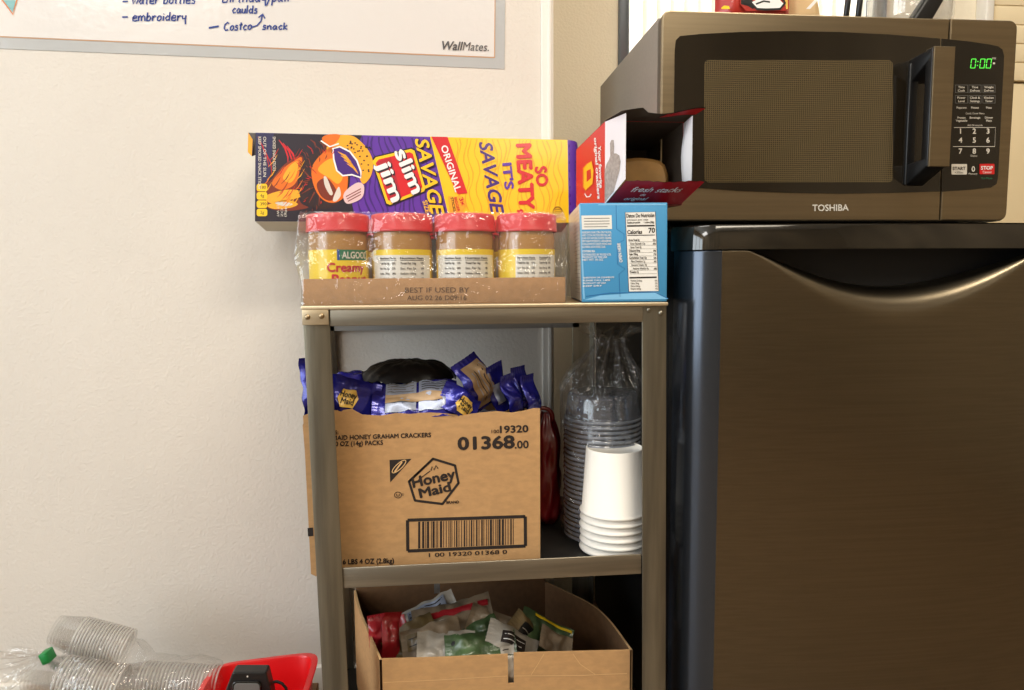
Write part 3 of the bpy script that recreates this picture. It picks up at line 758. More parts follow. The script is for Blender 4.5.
# ================================================================== SAVOURY STICK BOX leaning on the wall
LEAN = rad(8.5); sn = Vector((0, -math.cos(LEAN), math.sin(LEAN))); SP = Vector((0, .245, .8615))
def sjf(px, py, h): return atp(px, py, SP, sn) + sn*h
q = [sjf(*p, 0) for p in ((255.5,132.5),(567.5,139.8),(569,223),(255,221.5))]
box_c = (q[0]+q[2])/2
sj = thing('snack_stick_box', 'long purple and yellow carton of meat sticks lying across the peanut butter lids', 'box', (box_c.x, .28, .856))
b = MB(); dv = -sn*.074
b.hexa([q[3],q[2],q[2]+dv,q[3]+dv,q[0],q[1],q[1]+dv,q[0]+dv], 'sj_board', .0008)
b.build('carton_body', sj)
b = MB(); b.frame = sjf
TL,TR,BRc,BLc = (255.5,132.5),(567.5,139.8),(569,223),(255,221.5)
def pu(x): return 132.5+(x-255.5)*7.3/312
b.poly([(255.5,132.7),(432,136.9),(452,222.3),(255,221.4)], 'sj_purple', .0002)
b.poly([(430,136.8),(567.4,139.9),(568.8,222.8),(450,222.2)], 'sj_yellow', .0003)
def waves(x0, x1, m, n, amp, h, seed, w, tilt):
    rng = random.Random(seed)
    for k in range(n):
        x = x0 + (x1-x0)*(k+.5)/n; y = 142; pts = []
        dx = rng.uniform(-2,2)
        for j in range(15):
            yy = pu(x)+1.5 + j*5.6
            xx = x + dx + amp*math.sin(j*.9+k*.7+rng.uniform(-.2,.2)) + tilt*j
            if yy < 220.5: pts.append((xx, yy))
        b.line(pts, [w*(.5+.7*abs(math.sin(j*.8+k))) for j in range(len(pts))], m, h)
waves(345, 424, 'sj_purple_dark', 13, 2.2, .0004, 3, 1.7, 1.1)
waves(452, 562, 'sj_yellow_dark', 20, 2.4, .0005, 5, 1.1, .25)
# dark end with generic portrait of a bearded man in shades, lying sideways
b.poly([(255.5,132.9),(362,135.3),(352,160),(349,190),(356,221.9),(255,221.4)], 'sj_dark', .0005)
b.poly([(256,133),(274,133.4),(270,175),(262,195),(256,196)], 'sj_navy', .0006)
for k, (x, y) in enumerate(((279,140),(283,143),(287,146))): b.line([(x,y),(x+6,y+8),(x+9,y+17),(x+9,y+24)], [.6,1.8,1.4,.4], 'sj_red', .0007)
for k in range(3): b.line([(258+k*4,137+k*8),(263+k*4,147+k*8),(266+k*3,160+k*8)], [.4,1,.3], 'print_red', .0008)
b.blob([(257,187),(270,181),(281,168),(291,160),(303,156),(301,176),(297,190),(301,203),(308,208),(283,211),(262,205)], 'sj_brown', .0007)
b.blob([(272,183),(283,169),(294,161),(302,158),(299,176),(293,186),(281,190)], 'sj_orange', .0008)
b.blob([(283,178),(290,166),(298,162),(296,176),(290,183)], 'sj_amber', .0009)
b.blob([(266,196),(285,190),(301,191),(303,196),(286,201),(270,203)], 'sj_amber', .0009)
b.blob([(268,205),(286,200),(298,204),(290,208),(274,209)], 'sj_amber', .0009)
b.blob([(275,203),(287,202.5),(293,204.5),(285,206.5)], 'offwhite', .001)
b.blob([(303,165),(309,157),(318,152),(326,150),(336,158),(340,178),(338,199),(330,208),(315,208),(303,201),(298,188),(299,175)], 'sj_beard', .001)
for k in range(16):
    a = 1.1+k*.27; b.line([(318+10*math.cos(a),181+12*math.sin(a)),(318+19*math.cos(a+.15),181+25*math.sin(a+.15))], [1.6,.5], 'sj_brown' if k%2 else 'sj_dark', .0011)
b.blob([(312,168),(322,154),(334,147),(344,158),(348,178),(345,196),(334,203),(322,199),(314,186)], 'sj_orange', .0013)
b.blob([(318,170),(328,160),(338,160),(343,176),(338,184),(329,178)], 'sj_amber', .0014)
b.blob([(317,184),(326,178),(334,186),(338,196),(330,201),(321,196)], 'sj_brown', .0014)
b.blob([(324,177),(327,178),(331,188),(333,194),(330,195),(325,186)], 'offwhite', .0016)
b.blob([(335,194),(339,187),(341,195),(337,201),(333,201)], 'offwhite', .0015)
b.blob([(327,152),(330,140),(340,135.5),(352,136),(360,141),(368,150),(373,162),(371,176),(363,184),(357,172),(349,159),(339,151)], 'sj_amber', .0013)
rng = random.Random(4)
for k in range(34):
    x = rng.uniform(346,370); y = 140+rng.uniform(0,1)*(x-340)*1.0+rng.uniform(-3,10)
    if y < 176: b.poly([(x,y),(x+1.6,y+.4),(x+1,y+1.6),(x-.4,y+1.2)], 'sj_dark', .0016)
b.blob([(345,192),(357,183),(364,186),(362,198),(349,204),(344,200)], 'sj_pink', .0015)
for k in range(3): b.line([(346+k,197+k*2.3),(361,189+k*2.8)], .9, 'sj_brown', .0017)
sh = [(333,149),(340,147),(350,152),(357,161),(361,172),(361,178),(352,175),(343,176),(337,171),(334,160)]
b.blob(sh, 'sj_purple_dark', .0016); b.line(sh, 1.6, 'white', .0018, True)
for k in range(4): b.line([(338+k*3,152+k*4),(345+k*3,156+k*4),(351+k*2.4,162+k*4)], [.5,2.2,.5], 'sj_amber', .0018)
b.blob([(322,139),(328,134.9),(340,135.2),(336,143),(328,147)], 'sj_orange', .0015); b.line([(321,141),(330,147),(339,144)], 1.4, 'white', .0017)
rng = random.Random(9)
for k in range(70):
    x, y = rng.uniform(300,336), rng.uniform(150,214); a = math.atan2(y-182, x-322)+rng.uniform(-.3,.3); l = rng.uniform(2,6)
    if (x-330)**2/260+(y-178)**2/600 > 1 or rng.random() < .15: b.line([(x,y),(x+l*.5*math.cos(a)+.4,y+l*.5*math.sin(a)),(x+l*math.cos(a),y+l*math.sin(a))], [.4,.9,.2], rng.choice(('sj_brown','sj_beard','sj_brown','print_red')), .0019)
for k in range(26):
    x, y = rng.uniform(262,300), rng.uniform(160,208)
    b.line([(x,y),(x+5,y-5),(x+9,y-12)], [.3,1.0,.3], rng.choice(('sj_orange','sj_amber','sj_brown','print_red')), .0011)
for k in range(16):
    x, y = rng.uniform(300,345), rng.uniform(137,153); b.line([(x,y),(x+4,y+3),(x+6,y+9)], [.3,.8,.2], rng.choice(('sj_brown','sj_red','sj_brown')), .0009)
# small print at the end
for k, (s, x, ln) in enumerate((('KEEP SMOKED SNACK STICKS', 259.5, 52), ('OUT OF THE SUN', 264.5, 40), ('SMOKED SNACK STICKS', 274, 34))):
    b.text(s, (x-1, 137), (x-1, 137+ln), 2.8, 'offwhite', .0012, .02)
for k in range(4): b.poly(rrect(256.5+.4,184+k*8.3,267.5,191.5+k*8.3,2.2), 'sj_yellow', .0013)
for k in range(4): b.textw(('180','4g','390','2g')[k], (260.5,189+k*8.3), 3, 'ink', h=.0015)
for k in range(3): b.text(('NET WT','12 OZ','(340g)')[k], (277+k*4,202), (277+k*4,217), 2.2, 'offwhite', .0012)
# logo tile
lg = [(372.5,161.5),(376,157.5),(411,149.2),(414.5,151),(425.5,188.5),(424,191.5),(390,205),(386.5,203.5)]
def scale(P, k):
    cx = sum(p[0] for p in P)/len(P); cy = sum(p[1] for p in P)/len(P); return [(cx+(x-cx)*k, cy+(y-cy)*k) for x, y in P]
b.poly(scale(lg,1.06), 'sj_dark', .0012); b.poly(lg, 'sj_yellow', .0014); b.poly(scale(lg,.88), 'sj_red', .0016); b.poly([(377,162),(391,158),(402,198),(391,201.5)], 'rz_dark', .0017)
def lettered(s, A, B, hh, m, out, h, bold=.04, shear=0, off=(.9,.7)):
    b.text(s, (A[0]+off[0],A[1]+off[1]), (B[0]+off[0],B[1]+off[1]), hh, out, h, bold+.035, shear); b.text(s, A, B, hh, m, h+.0003, bold, shear)
lettered('slim', (394.5,153), (412.5,194.5), 13, 'white', 'sj_dark', .0019)
lettered('jim', (377.5,165), (392,202.5), 13, 'white', 'sj_dark', .0019)
# ribbon, titles
b.poly([(431.5,136.9),(447.5,137.2),(467.5,193.5),(457.5,194.2)], 'sj_red', .0014)
b.text('ORIGINAL', (440.8,147), (455.4,192.5), 6.3, 'white', .0018, .03)
lettered('SAVAGE', (415,140), (432,217), 12.5, 'sj_yellow', 'sj_dark', .0019, .03, .25)
b.text('SIZE', (422.5,201.5), (426,213.5), 4.5, 'sj_yellow', .0018, .02)
b.poly([(448,196.5),(462,196.5),(466.5,205),(462,213.5),(450,213.5)], 'sj_amber', .0014)
b.text('3x', (459,199), (462,206), 4, 'print_red', .0018, .04); b.text('BIGGER', (454,198), (457.5,212), 2.6, 'print_red', .0018, .03); b.text('STICKS', (450.5,198), (453.5,212), 2.6, 'ink', .0018, .02)
lettered('SAVAGE', (479,143), (491.5,215), 12.5, 'sj_purple_dark', 'sj_yellow', .0012, .035, .25)
b.text("IT'S", (502.5,164), (505,189.5), 8.5, 'sj_purple', .0014, .045)
b.text('MEATY,', (516.5,145), (520,213), 14, 'sj_red', .0014, .06)
b.text('SO', (535,167.5), (537,186.5), 11, 'sj_red', .0014, .05)
b.line([(557.5+4.6*math.cos(a*.4),212+5*math.sin(a*.4)) for a in range(16)], .7, 'sj_brown', .0012, True)
for k in range(3): b.line([(554.5,209.5+k*2.4),(560.5,209.5+k*2.4)], .5, 'sj_brown', .0012)
b.build('front_print', sj)
b = MB()
def bend(u, v):
    p = q[1].lerp(q[2], v); n = Vector((1,0,0))*(.0185*math.sin(min(1,u*1.15)*PI/2)) + sn*(-.016*u*u) ; wob = .0018*math.sin(v*13)*u
    return p + n + Vector((wob,0,0)) + Vector((0,0,-.003*u if v < .5 else .003*u))
b.grid(bend, 8, 14, 'sj_purple')
for k in range(9):
    v = .06+.1*k; b.add([bend(uu, vv)+sn*.0004 for uu, vv in ((.05,v),(.5,v-.03),(.95,v+.02),(.95,v+.045),(.5,v+.0),(.05,v+.03))], [[0,1,2,3,4,5]], 'sj_purple_dark')
b.build('end_flap', sj, label='purple end flap')
b = MB(); fl = [sjf(255.5,133,0), sjf(249,133.5,.004), sjf(248.5,153,.004), sjf(252.5,157,.004), sjf(255.3,155,0)]
b.slab(fl, sn*-.0006, 'sj_dark'); b.slab([fl[1]+sn*.0004, fl[2]+sn*.0004, fl[3]+sn*.0004, sjf(253,140,.002)+sn*.0004], sn*.0002, 'sj_amber'); b.build('torn_flap', sj, label='torn flap at the dark end')

# ================================================================== BLUE BOX (slightly turned) and RED CRACKER BOX on it
BN = Vector((math.sin(rad(-5.9)), -math.cos(rad(5.9)), 0)); BP = Vector((.188, .018, .8))
def blf(px, py, h): return atp(px, py, BP, BN) + BN*h
q0 = [blf(*p, 0) for p in ((583.5,301),(668.8,300),(666.5,203.5),(579,203.5))]
zb0, zb1 = ZT+.0005, .8665
BX = Vector((math.cos(rad(-5.9)), math.sin(rad(-5.9)), 0)); BD = -BN
cA = Vector((q0[0].x-.003, q0[0].y, 0)); wB = .1195
cA = blf(582,260,0); cA.z = 0; wB = (blf(667.5,260,0)-blf(582,260,0)).length
bl = thing('blue_food_box', 'bright blue food carton with a nutrition table standing beside the wrapped jars', 'box', (cA.x+.06, .1, ZT))
b = MB(); D = .19
lo = [cA+Vector((0,0,zb0)), cA+BX*wB+Vector((0,0,zb0)), cA+BX*wB+BD*D+Vector((0,0,zb0)), cA+BD*D+Vector((0,0,zb0))]
hi = [p+Vector((-.0035 if k in (0,3) else -.001, 0, zb1-zb0)) for k, p in enumerate(lo)]
b.hexa(lo+hi, 'blue_card', .0012, 2)
bn2 = (lo[0]-lo[1]).normalized()
# pale side panel with fine print
A0, A1, A2, A3 = lo[0], lo[3], hi[3], hi[0]
def sidef(u, v, h): return (A0.lerp(A1, u)).lerp(A3.lerp(A2, u), v) + bn2*h
b.frame = sidef; b.poly([(.01,.012),(.99,.012),(.99,.988),(.01,.988)], 'label_white', .0004)
for k in range(22): b.rect(.05, .93-k*.04, .05+.5*(1-.3*((k*7)%5)/5), .933-k*.04, 'print_grey', .0006)
b.build('carton', bl)
b = MB(); b.frame = blf
b.line([(616,205),(616.5,229),(624,234),(624,240),(617,244),(617.5,264),(625,269),(619,274),(620,297)], .6, 'blue_dark', .0003)
b.line([(579.8,205),(584,299)], 1.6, 'blue_light', .0003); b.line([(579,204.6),(666,204.6)], 1.2, 'blue_light', .0003)
b.poly([(600,295.5),(655,291.5),(668.5,299),(584,299.8)], 'blue_light', .0003); b.line([(586,296.3),(610,293.0),(655,292.3),(668,298.6)], .8, 'blue_dark', .0004)
b.poly([(581.3,215.6),(611.5,215.2),(612,229),(582,229.6)], 'paper_white', .0004)
for k in range(4): b.line([(584,218.5+k*2.8),(609.5-2*(k==3),218.2+k*2.8)], .7, 'print_grey', .0006)
tx_ = ['INGREDIENTS: SUGAR, CORN SYRUP, PALM OIL,','WHEY, COCOA, MALTODEXTRIN, MILK, SALT,','GUAR GUM, NATURAL FLAVOR, CREAMER,','DIPOTASSIUM PHOSPHATE, CARRAGEENAN,','ACESULFAME POTASSIUM, MONO AND','DIGLYCERIDES, SILICON DIOXIDE, COLOR,']
for k, s in enumerate(tx_): b.text(s, (582,233.5+k*2.9), (611.5-(k==5)*6,233.2+k*2.9), 2, 'white', .0005, .02)
b.text('CONTAINS: MILK', (582.5,252.3), (595,252.2), 2, 'white', .0005, .04)
for k in range(3): b.text(('DISTRIBUTED BY FOOD CO,','PRODUCT OF THE USA','NET WT 10 OZ')[k], (582.5,255.6+k*2.6), (611-(k*4),255.4+k*2.6), 1.9, 'white', .0005, .02)
for k in range(4): b.text(('QUESTIONS OR COMMENTS','PLEASE CALL 1-800','PRODUCT OF USA','KEEP DRY')[k], (583,278.5+k*2.8), (614-k*4,278+k*2.8), 1.5, 'white', .0005, .02)
b.text('OPEN HERE', (622.5,262), (620,243), 3, 'white', .0005, .03)
nx = lambda y: 625.2+(y-212)*3.5/78
b.poly([(625.2,212.4),(655.2,211.8),(658.7,291),(628.8,291.6)], 'paper_white', .0004)
b.line([(625.2,212.4),(655.2,211.8),(658.7,291),(628.8,291.6)], .5, 'ink', .0005, True)
b.text('Datos De Nutrición', (626.4,217.5), (654.2,217), 3.6, 'ink', .0006, .03)
b.text('envases por caja', (627,220.6), (648,220.3), 1.6, 'print_grey', .0006, .02); b.text('Tamaño por porción', (627,223.6), (640,223.3), 1.9, 'ink', .0006, .03); b.text('1 sobre (20g)', (644,223.3), (654,223), 1.9, 'ink', .0006, .03)
b.line([(627,226),(654.5,225.6)], 1.5, 'ink', .0006)
b.text('Calorías', (627.4,234), (642,233.6), 3.8, 'ink', .0006, .04); b.text('70', (648.6,232.8), (654.8,232.6), 4.8, 'ink', .0006, .04)
b.line([(627.4,235.4),(655,235)], .8, 'ink', .0006)
for k, (s, v) in enumerate((('Grasa Total 2g','3%'),('Grasa Saturada 1.5g','8%'),('Grasa Trans 0g',''),('Colesterol 0mg','0%'),('Sodio 150mg','7%'),('Carbohidrato Total 13g','5%'),('Fibra Dietética 1g','4%'),('Azúcares Totales 10g',''),('Azúcares Añadidos 9g','18%'),('Proteína 1g',''))):
    y = 241+k*3.55; ind = 1.5 if k in (1,2,6,7) else (3 if k == 8 else 0)
    b.text(s, (nx(y)+2+ind,y), (nx(y)+2+ind+len(s)*.78,y-.2), 1.9, 'ink' if ind == 0 else 'print_grey', .0006, .03); b.line([(nx(y)+2,y+.9),(nx(y)+29,y+.6)], .25, 'print_grey', .0006)
    if v: b.text(v, (nx(y)+26.3,y), (nx(y)+29,y), 1.8, 'ink', .0006, .03)
b.line([(629.3,277.8),(656.6,277.2)], 1.6, 'ink', .0006)
for k, (s, v) in enumerate((('Vitamina D 0mcg','0%'),('Calcio 30mg','2%'),('Hierro 0.6mg','4%'),('Potasio 160mg','4%'))):
    y = 281.4+k*2.7; b.text(s, (nx(y)+2,y), (nx(y)+2+len(s)*.78,y), 1.7, 'print_grey', .0006, .02); b.text(v, (nx(y)+26.5,y), (nx(y)+29,y), 1.6, 'print_grey', .0006, .02)
b.build('front_print', bl)

# red cracker box, open end towards the camera
RY = .05; rz0, rz1 = .8672, at(606,121,RY).z
rx0 = at(605,150,RY).x; rx1 = at(683,150,RY).x; RD = .11; rs = -.178
rb = thing('red_cracker_box', 'open red cracker carton with flaps spread standing on the blue box', 'box', ((rx0+rx1)/2, RY+.05, rz0))
def rp(x, y, z): return Vector((x + (y-RY)*rs, y, z - (.020*(y-RY)/RD if z > rz0+.05 else 0)))
b = MB(); t = .0007
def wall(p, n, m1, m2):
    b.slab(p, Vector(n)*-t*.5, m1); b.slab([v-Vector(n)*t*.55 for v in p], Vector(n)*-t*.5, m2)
yb = RY+RD
wall([rp(rx0,RY,rz0),rp(rx0,yb,rz0),rp(rx0,yb,rz1),rp(rx0,RY,rz1)], (-1,0,0), 'rz_red', 'rz_inside')
wall([rp(rx1,RY,rz0),rp(rx1,yb,rz0),rp(rx1,yb,rz1),rp(rx1,RY,rz1)], (1,0,0), 'rz_red', 'rz_inside')
wall([rp(rx0,RY,rz1),rp(rx0,yb,rz1),rp(rx1,yb,rz1),rp(rx1,RY,rz1)], (0,0,1), 'rz_red', 'rz_inside')
wall([rp(rx0,RY,rz0),rp(rx1,RY,rz0),rp(rx1,yb,rz0),rp(rx0,yb,rz0)], (0,0,-1), 'rz_dark', 'rz_inside')
wall([rp(rx0,yb,rz0),rp(rx1,yb,rz0),rp(rx1,yb,rz1),rp(rx0,yb,rz1)], (0,1,0), 'rz_red', 'rz_inside')
# print on the side: pale hand area runs on to the flap, yellow hexagon badge, white wording
SPn = Vector((-1, rs, 0)).normalized()
def rsf(px, py, h): return atp(px, py, Vector((rx0, RY, .9)), SPn) + SPn*h
b.frame = rsf
b.line([(587,164),(592,161),(594,171),(593,184),(586,190.5),(583.5,187),(583.5,168),(587,164)], .9, 'sj_orange', .0007)
b.poly([(587,164),(592,161),(594,171),(593,184),(586,190.5),(583.5,187),(583.5,168)], 'sj_yellow', .0004); b.poly([(587,171),(591,169),(591.5,178),(587,182)], 'print_red', .0006)
b.text('Your favorite', (598.5,146), (600,188), 2.8, 'white', .0005, .05); b.text('original crackers', (594.5,138), (598,199), 2.6, 'white', .0005, .05)
b.line([(585,193.5),(587,197),(590,196.5),(591.5,194)], 1.1, 'white', .0005)
b.poly([(606-2,162),(604.8,172),(605,200),(606,203)], 'rz_grey', .0005)
b.build('carton_shell', rb)
# flaps
b = MB()
fA = [rp(rx0,RY,rz0+.001), rp(rx0,RY,rz1-.001)]
tip = Vector((.0160, -.050, 0))
L4 = [fA[0], fA[1], fA[1]+tip+Vector((0,0,.001)), fA[0]+tip+Vector((0,0,.028))]
nL = (L4[2]-L4[1]).cross(Vector((0,0,1))).normalized(); nL = nL if nL.x < 0 else -nL
b.slab(L4, -nL*.0006, 'rz_white'); b.frame = lambda u, v, h: L4[0].lerp(L4[3], u).lerp(L4[1].lerp(L4[2], u), v)+nL*h
b.poly([(.02,.02),(.02,.42),(.1,.47),(.22,.50),(.28,.54),(.26,.70),(.33,.73),(.44,.71),(.47,.62),(.46,.53),(.58,.50),(.72,.44),(.78,.34),(.74,.22),(.6,.12),(.45,.02)], 'rz_grey', .0004)
b.build('side_flap', rb, label='white side flap with grey hand print')
def sheet(mb, fn, nu, nv, m1, m2, t=.0006):
    """two-sided card: outside m1, inside m2"""
    P = [[fn(i/nu, j/nv) for i in range(nu+1)] for j in range(nv+1)]
    d = (P[0][nu]-P[0][0]).cross(P[nv][0]-P[0][0]).normalized()*t
    w = nu+1; f = [[j*w+i, j*w+i+1, (j+1)*w+i+1, (j+1)*w+i] for j in range(nv) for i in range(nu)]
    mb.add([p for r in P for p in r], f, m1, True); mb.add([p-d for r in P for p in r], f, m2, True)
    return d
b = MB()
R4 = [rp(rx1,RY,rz0+.004), rp(rx1,RY,rz1-.002)]
def rfl(u, v):
    p = R4[0].lerp(R4[1], v) + Vector((-.005*u - .010*math.sin(u*PI)*math.sin(v*PI)*.8, -.050*u, .024*u*(1-v))); return p
sheet(b, rfl, 8, 8, 'rz_white', 'rz_white'); b.build('side_flap', rb, label='curved inner side flap')
b = MB()
def tfl(u, v):
    x = rx0 + (rx1-rx0)*u; p = rp(x, RY, rz1) + Vector((.010*v + (.003*v*u), -.052*v, (.006*v*math.sin(u*PI*.8+.3) - .010*math.sin(u*PI)**2*v*(u>.25) + .006*u*v)))
    return p
d = sheet(b, tfl, 16, 6, 'rz_inside', 'rz_inside'); 
def tfl2(u, v): return tfl(.55+.45*u, .55+.42*v) - d*.5 - Vector((0,0,.0006))
b.grid(tfl2, 8, 4, 'rz_red'); b.build('top_flap', rb, label='creased top flap')
b = MB()
Bz = rz0+.001
def bfl(u, v):
    x = rx0+.002 + (rx1-rx0-.004)*u; j = .0008*math.sin(u*9)*v + .0006*math.sin(u*47+1)*v
    return Vector((x + .015*v, RY - .050*v, Bz + .025*v + j*v))
sheet(b, bfl, 20, 6, 'rz_dark', 'rz_inside')
def bfd(u, v, h): return bfl(u, v) + Vector((0,-.2,-1)).normalized()*h
b.frame = bfd
def bft(s, u0, u1, v, hh, m, shear=.2):
    vs, fs, W = text_mesh(s, .02, shear); b.add([bfd(u0+(u1-u0)*p.x/W, v+hh*p.y/CAPH, .002+p.z) for p in vs], fs, m)
bft('fresh stacks', .16, .80, .62, .20, 'rz_white'); bft('de', .32, .39, .45, .10, 'rz_white'); bft('original', .16, .46, .26, .13, 'rz_white')
b.build('bottom_flap', rb, label='red drooping flap darkened by painted shade, with pale wording')
# sleeve of crackers inside
b = MB(); cxs = rx0+.056; rr = .036; rng = random.Random(2)
def slv(u, v):
    a = v*2*PI; y = RY+.010+u*.092
    k = 1 if .04 < u < .97 else .86
    rib = 1+.012*math.sin(u*210)+.012*noise.noise(Vector((u*9, math.cos(a)*2, math.sin(a)*2)))
    sq = 1/max(abs(math.cos(a)),abs(math.sin(a)))**.45
    p = rp(cxs, y, rz0+.036); return p + Vector((math.cos(a)*rr*1.3*k*rib*sq*.88, 0, math.sin(a)*rr*k*rib*sq*.86))
b.grid(slv, 120, 28, 'cracker_wrap'); e0 = [slv(0, k/28) for k in range(28)]; b.add(e0, [list(range(28))], 'cracker_wrap'); e1 = [slv(1, k/28) for k in range(28)]; b.add(e1, [list(range(28))[::-1]], 'cracker_wrap')
o = b.build('cracker_sleeve', None, (cxs, RY+.05, rz0)); o['label'] = 'tan wrapped sleeve of round crackers lying inside the red carton'; o['category'] = 'crackers'
# ================================================================== GRAHAM CRACKER CARTON on the middle shelf
HY = .037; hz = ZM+.0005
hm = thing('cracker_carton', 'torn open brown shipping carton full of blue packets on the middle shelf', 'box', (-.02, .14, ZM))
skew = Vector((-.03, .215, 0))
hL, hR = at(303,450,HY).x, at(540,480,HY).x
def torn(x0, x1, z, n, amp, seed):
    rng = random.Random(seed); return [(x0+(x1-x0)*k/n, z+rng.uniform(-amp, amp)*(0 < k < n)) for k in range(n+1)]
b = MB()
tl, tr = at(303,416,HY), at(540,409.5,HY); bl_, br_ = at(315.5,577,HY), at(540.5,557,HY)
topl = []
prof_ = [(303,416),(309,413.5),(316,415),(333,410.5),(352,409.5),(362,415),(380,416),(397,413.5),(410,414),(430,412.5),(447,413.5),(462,415.5),(480,413),(497,411.5),(512,413),(524,411),(534,408.5),(540,408.5)]
pts = [at(x,y,HY) for x, y in prof_]
pts += [Vector((hR,HY,hz)), Vector((-.150,HY,hz)), Vector((-.172,HY,hz-.004)), at(316,576.5,HY), at(311,574,HY)]
b.slab(pts, (0,.0035,0), 'cardboard')
# other three walls, floor
F0, F1 = Vector((hL+.012,HY+.004,hz)), Vector((hR,HY+.004,hz)); G0, G1 = F0+skew, F1+skew
Hh = Vector((0,0,.205))
for p, q_, sd in ((F0,G0,1),(F1,G1,2),(G0,G1,3)):
    top_ = torn(0, 1, 0, 12, .004, sd); pl = [p.lerp(q_, u)+Hh+Vector((0,0,z)) for u, z in top_]
    d = (q_-p).cross(Vector((0,0,1))).normalized()*.003
    if sd == 1: d = -d; pl = [v+Vector((-.009*max(0,1-k/6),0,0)) for k, v in enumerate(pl)]
    if sd == 2: d = -d
    b.slab(pl+[q_, p], d, 'cardboard_shade' if sd == 3 else 'cardboard')
b.slab([F0,F1,G1,G0], (0,0,.003), 'cardboard_shade')
b.build('carton_body', hm)
b = MB(); b.frame = px_frame(HY)
b.text('RS:', (331.5,434.3), (338.5,434.1), 3.6, 'ink', bold=.03)
b.text('MAID HONEY GRAHAM CRACKERS', (333,440), (431,437), 4.3, 'ink', bold=.035)
b.text('0 OZ (14g) PACKS', (335.5,446), (383,444.6), 4.3, 'ink', bold=.035)
b.text('100', (491.6,433.2), (499.2,433), 3.4, 'ink', bold=.01); b.text('19320', (500.3,432.9), (528.2,432), 6.8, 'ink', bold=.04)
b.text('01368', (458.5,449.6), (514.2,447.8), 12, 'ink', bold=.05); b.text('.00', (515,448.4), (528.6,448), 7.4, 'ink', bold=.03)
# triangle corner badge with an oval
b.poly([(389.5,460),(411.5,458.8),(390.2,482.5)], 'ink'); b.line([(399+8.2*math.cos(a*.35)*.8-3.6*math.sin(a*.35)*.6,466.5-8.2*math.cos(a*.35)*.75-3.6*math.sin(a*.35)*.5) for a in range(18)], .9, 'cardboard_edge', .0006, True)
b.line([(394.5,472),(402,462)], 1.6, 'cardboard_edge', .0006)
b.line([(398+3.6*math.cos(a*.5),495+3*math.sin(a*.5)) for a in range(13)], .7, 'ink', closed=True); b.text('U', (396.5,496.4), (399.5,496.4), 2.6, 'ink', bold=.03); b.text('D', (402.2,495.6), (404,495.6), 2.2, 'ink')
hexp = [(433,458.8),(455,465.5),(458.5,483),(442.5,504),(415,500.5),(409,481.5)]
[b.line([hexp[k], hexp[(k+1)%6]], 2.4, 'ink', .0004) for k in range(6)]; [b.poly([(x+1.2*math.cos(a*.8),y+1.2*math.sin(a*.8)) for a in range(8)], 'ink', .0004) for x, y in hexp]; b.line([(409.5,481),(433,458.8)], 1.6, 'ink', .0004)
b.text('Honey', (413.5,487.5), (455.5,478.5), 10, 'ink', .0006, .045); b.text('Maid', (420.5,497.8), (451,490.8), 9, 'ink', .0006, .045)
b.line([(431,470.5),(432,466.5),(434,470),(436,465.5),(438,468.5)], 1.1, 'ink', .0006); b.line([(414,484),(422,477),(430,471)], .9, 'ink', .0006)
b.text('BRAND', (446.5,503.8), (459,503.2), 2.6, 'ink', bold=.04)
bx = [(407.5,520.2),(525.3,516.5),(525.5,546),(407.8,551)]
[b.line([bx[k], bx[(k+1)%4]], 3.2, 'ink', .0004) for k in range(4)]
rng = random.Random(11); u = .09
while u < .905:
    w = rng.choice((.006,.006,.012,.018)); x = 407.5+118*u; yt = 520.2-3.7*u+2; ybb = 551-5*u-2
    b.poly([(x,yt),(x+118*w,yt-.1),(x+118*w,ybb-.1),(x,ybb)], 'ink'); u += w+rng.choice((.007,.01,.016))
b.text('1 00 19320 01368 0', (429,557.0), (507,553.6), 3.8, 'ink', bold=.02)
b.text('6 LBS 4 OZ (2.8kg)', (343,564.2), (394,562.9), 4.7, 'ink', bold=.04)
b.poly([(307.5,528),(313,527.5),(313.5,536),(308,536.5)], 'ink')
b.build('front_print', hm)

# ------------------------------------------------------------------ packets
def pillow(mb, w, h, t, m, seed, M, crimp=.008, nu=22, nv=16):
    """crumpled flow-wrapped packet: w wide, h tall, crimped on the two short sides; returns its face as a function"""
    rng = random.Random(seed); sx = rng.uniform(0,50); fns = []
    for side in (1, -1):
        def fn(u, v, side=side):
            u0 = u; u = min(1, max(0, u)); v = min(1, max(0, v)); x = (u-.5)*w; y = (v-.5)*h
            du = min(u, 1-u)*w/crimp; dv = min(v, 1-v)*4
            k = max(0, min(1, (du-1)/2.2)); k = k*k*(3-2*k); e = min(1, dv)**.6
            n = (abs(noise.noise(Vector((x*38+sx, y*38, side*3))))-.2)*.010 + noise.noise(Vector((x*110+sx, y*110, side*7)))*.0022
            z = side*(t/2*k*e + .0003) + n*min(1, e+.3)*(.25+.75*k)*side
            if side > 0: z = max(z, .0003)
            else: z = min(z, -.0003)
            wav = .006*math.sin(u*5+sx) + .004*noise.noise(Vector((x*25+sx, y*25, 9)))
            if du < 1: z += .0009*math.sin(v*60)
            zig = .0016*(1 if int(v*nv*2) % 2 else -1) if u in (0,1) else 0
            x += zig; y += .003*noise.noise(Vector((x*60+sx, 1, 5)))
            return M @ Vector((x, y, z+wav))
        mb.grid(fn, nu, nv, m); fns.append(fn)
    return fns[0]
def posed(c, right, up_):
    r = Vector(right).normalized(); n = r.cross(Vector(up_)).normalized(); u = n.cross(r)
    return Matrix.Translation(Vector(c)) @ Matrix((r, u, n)).transposed().to_4x4()
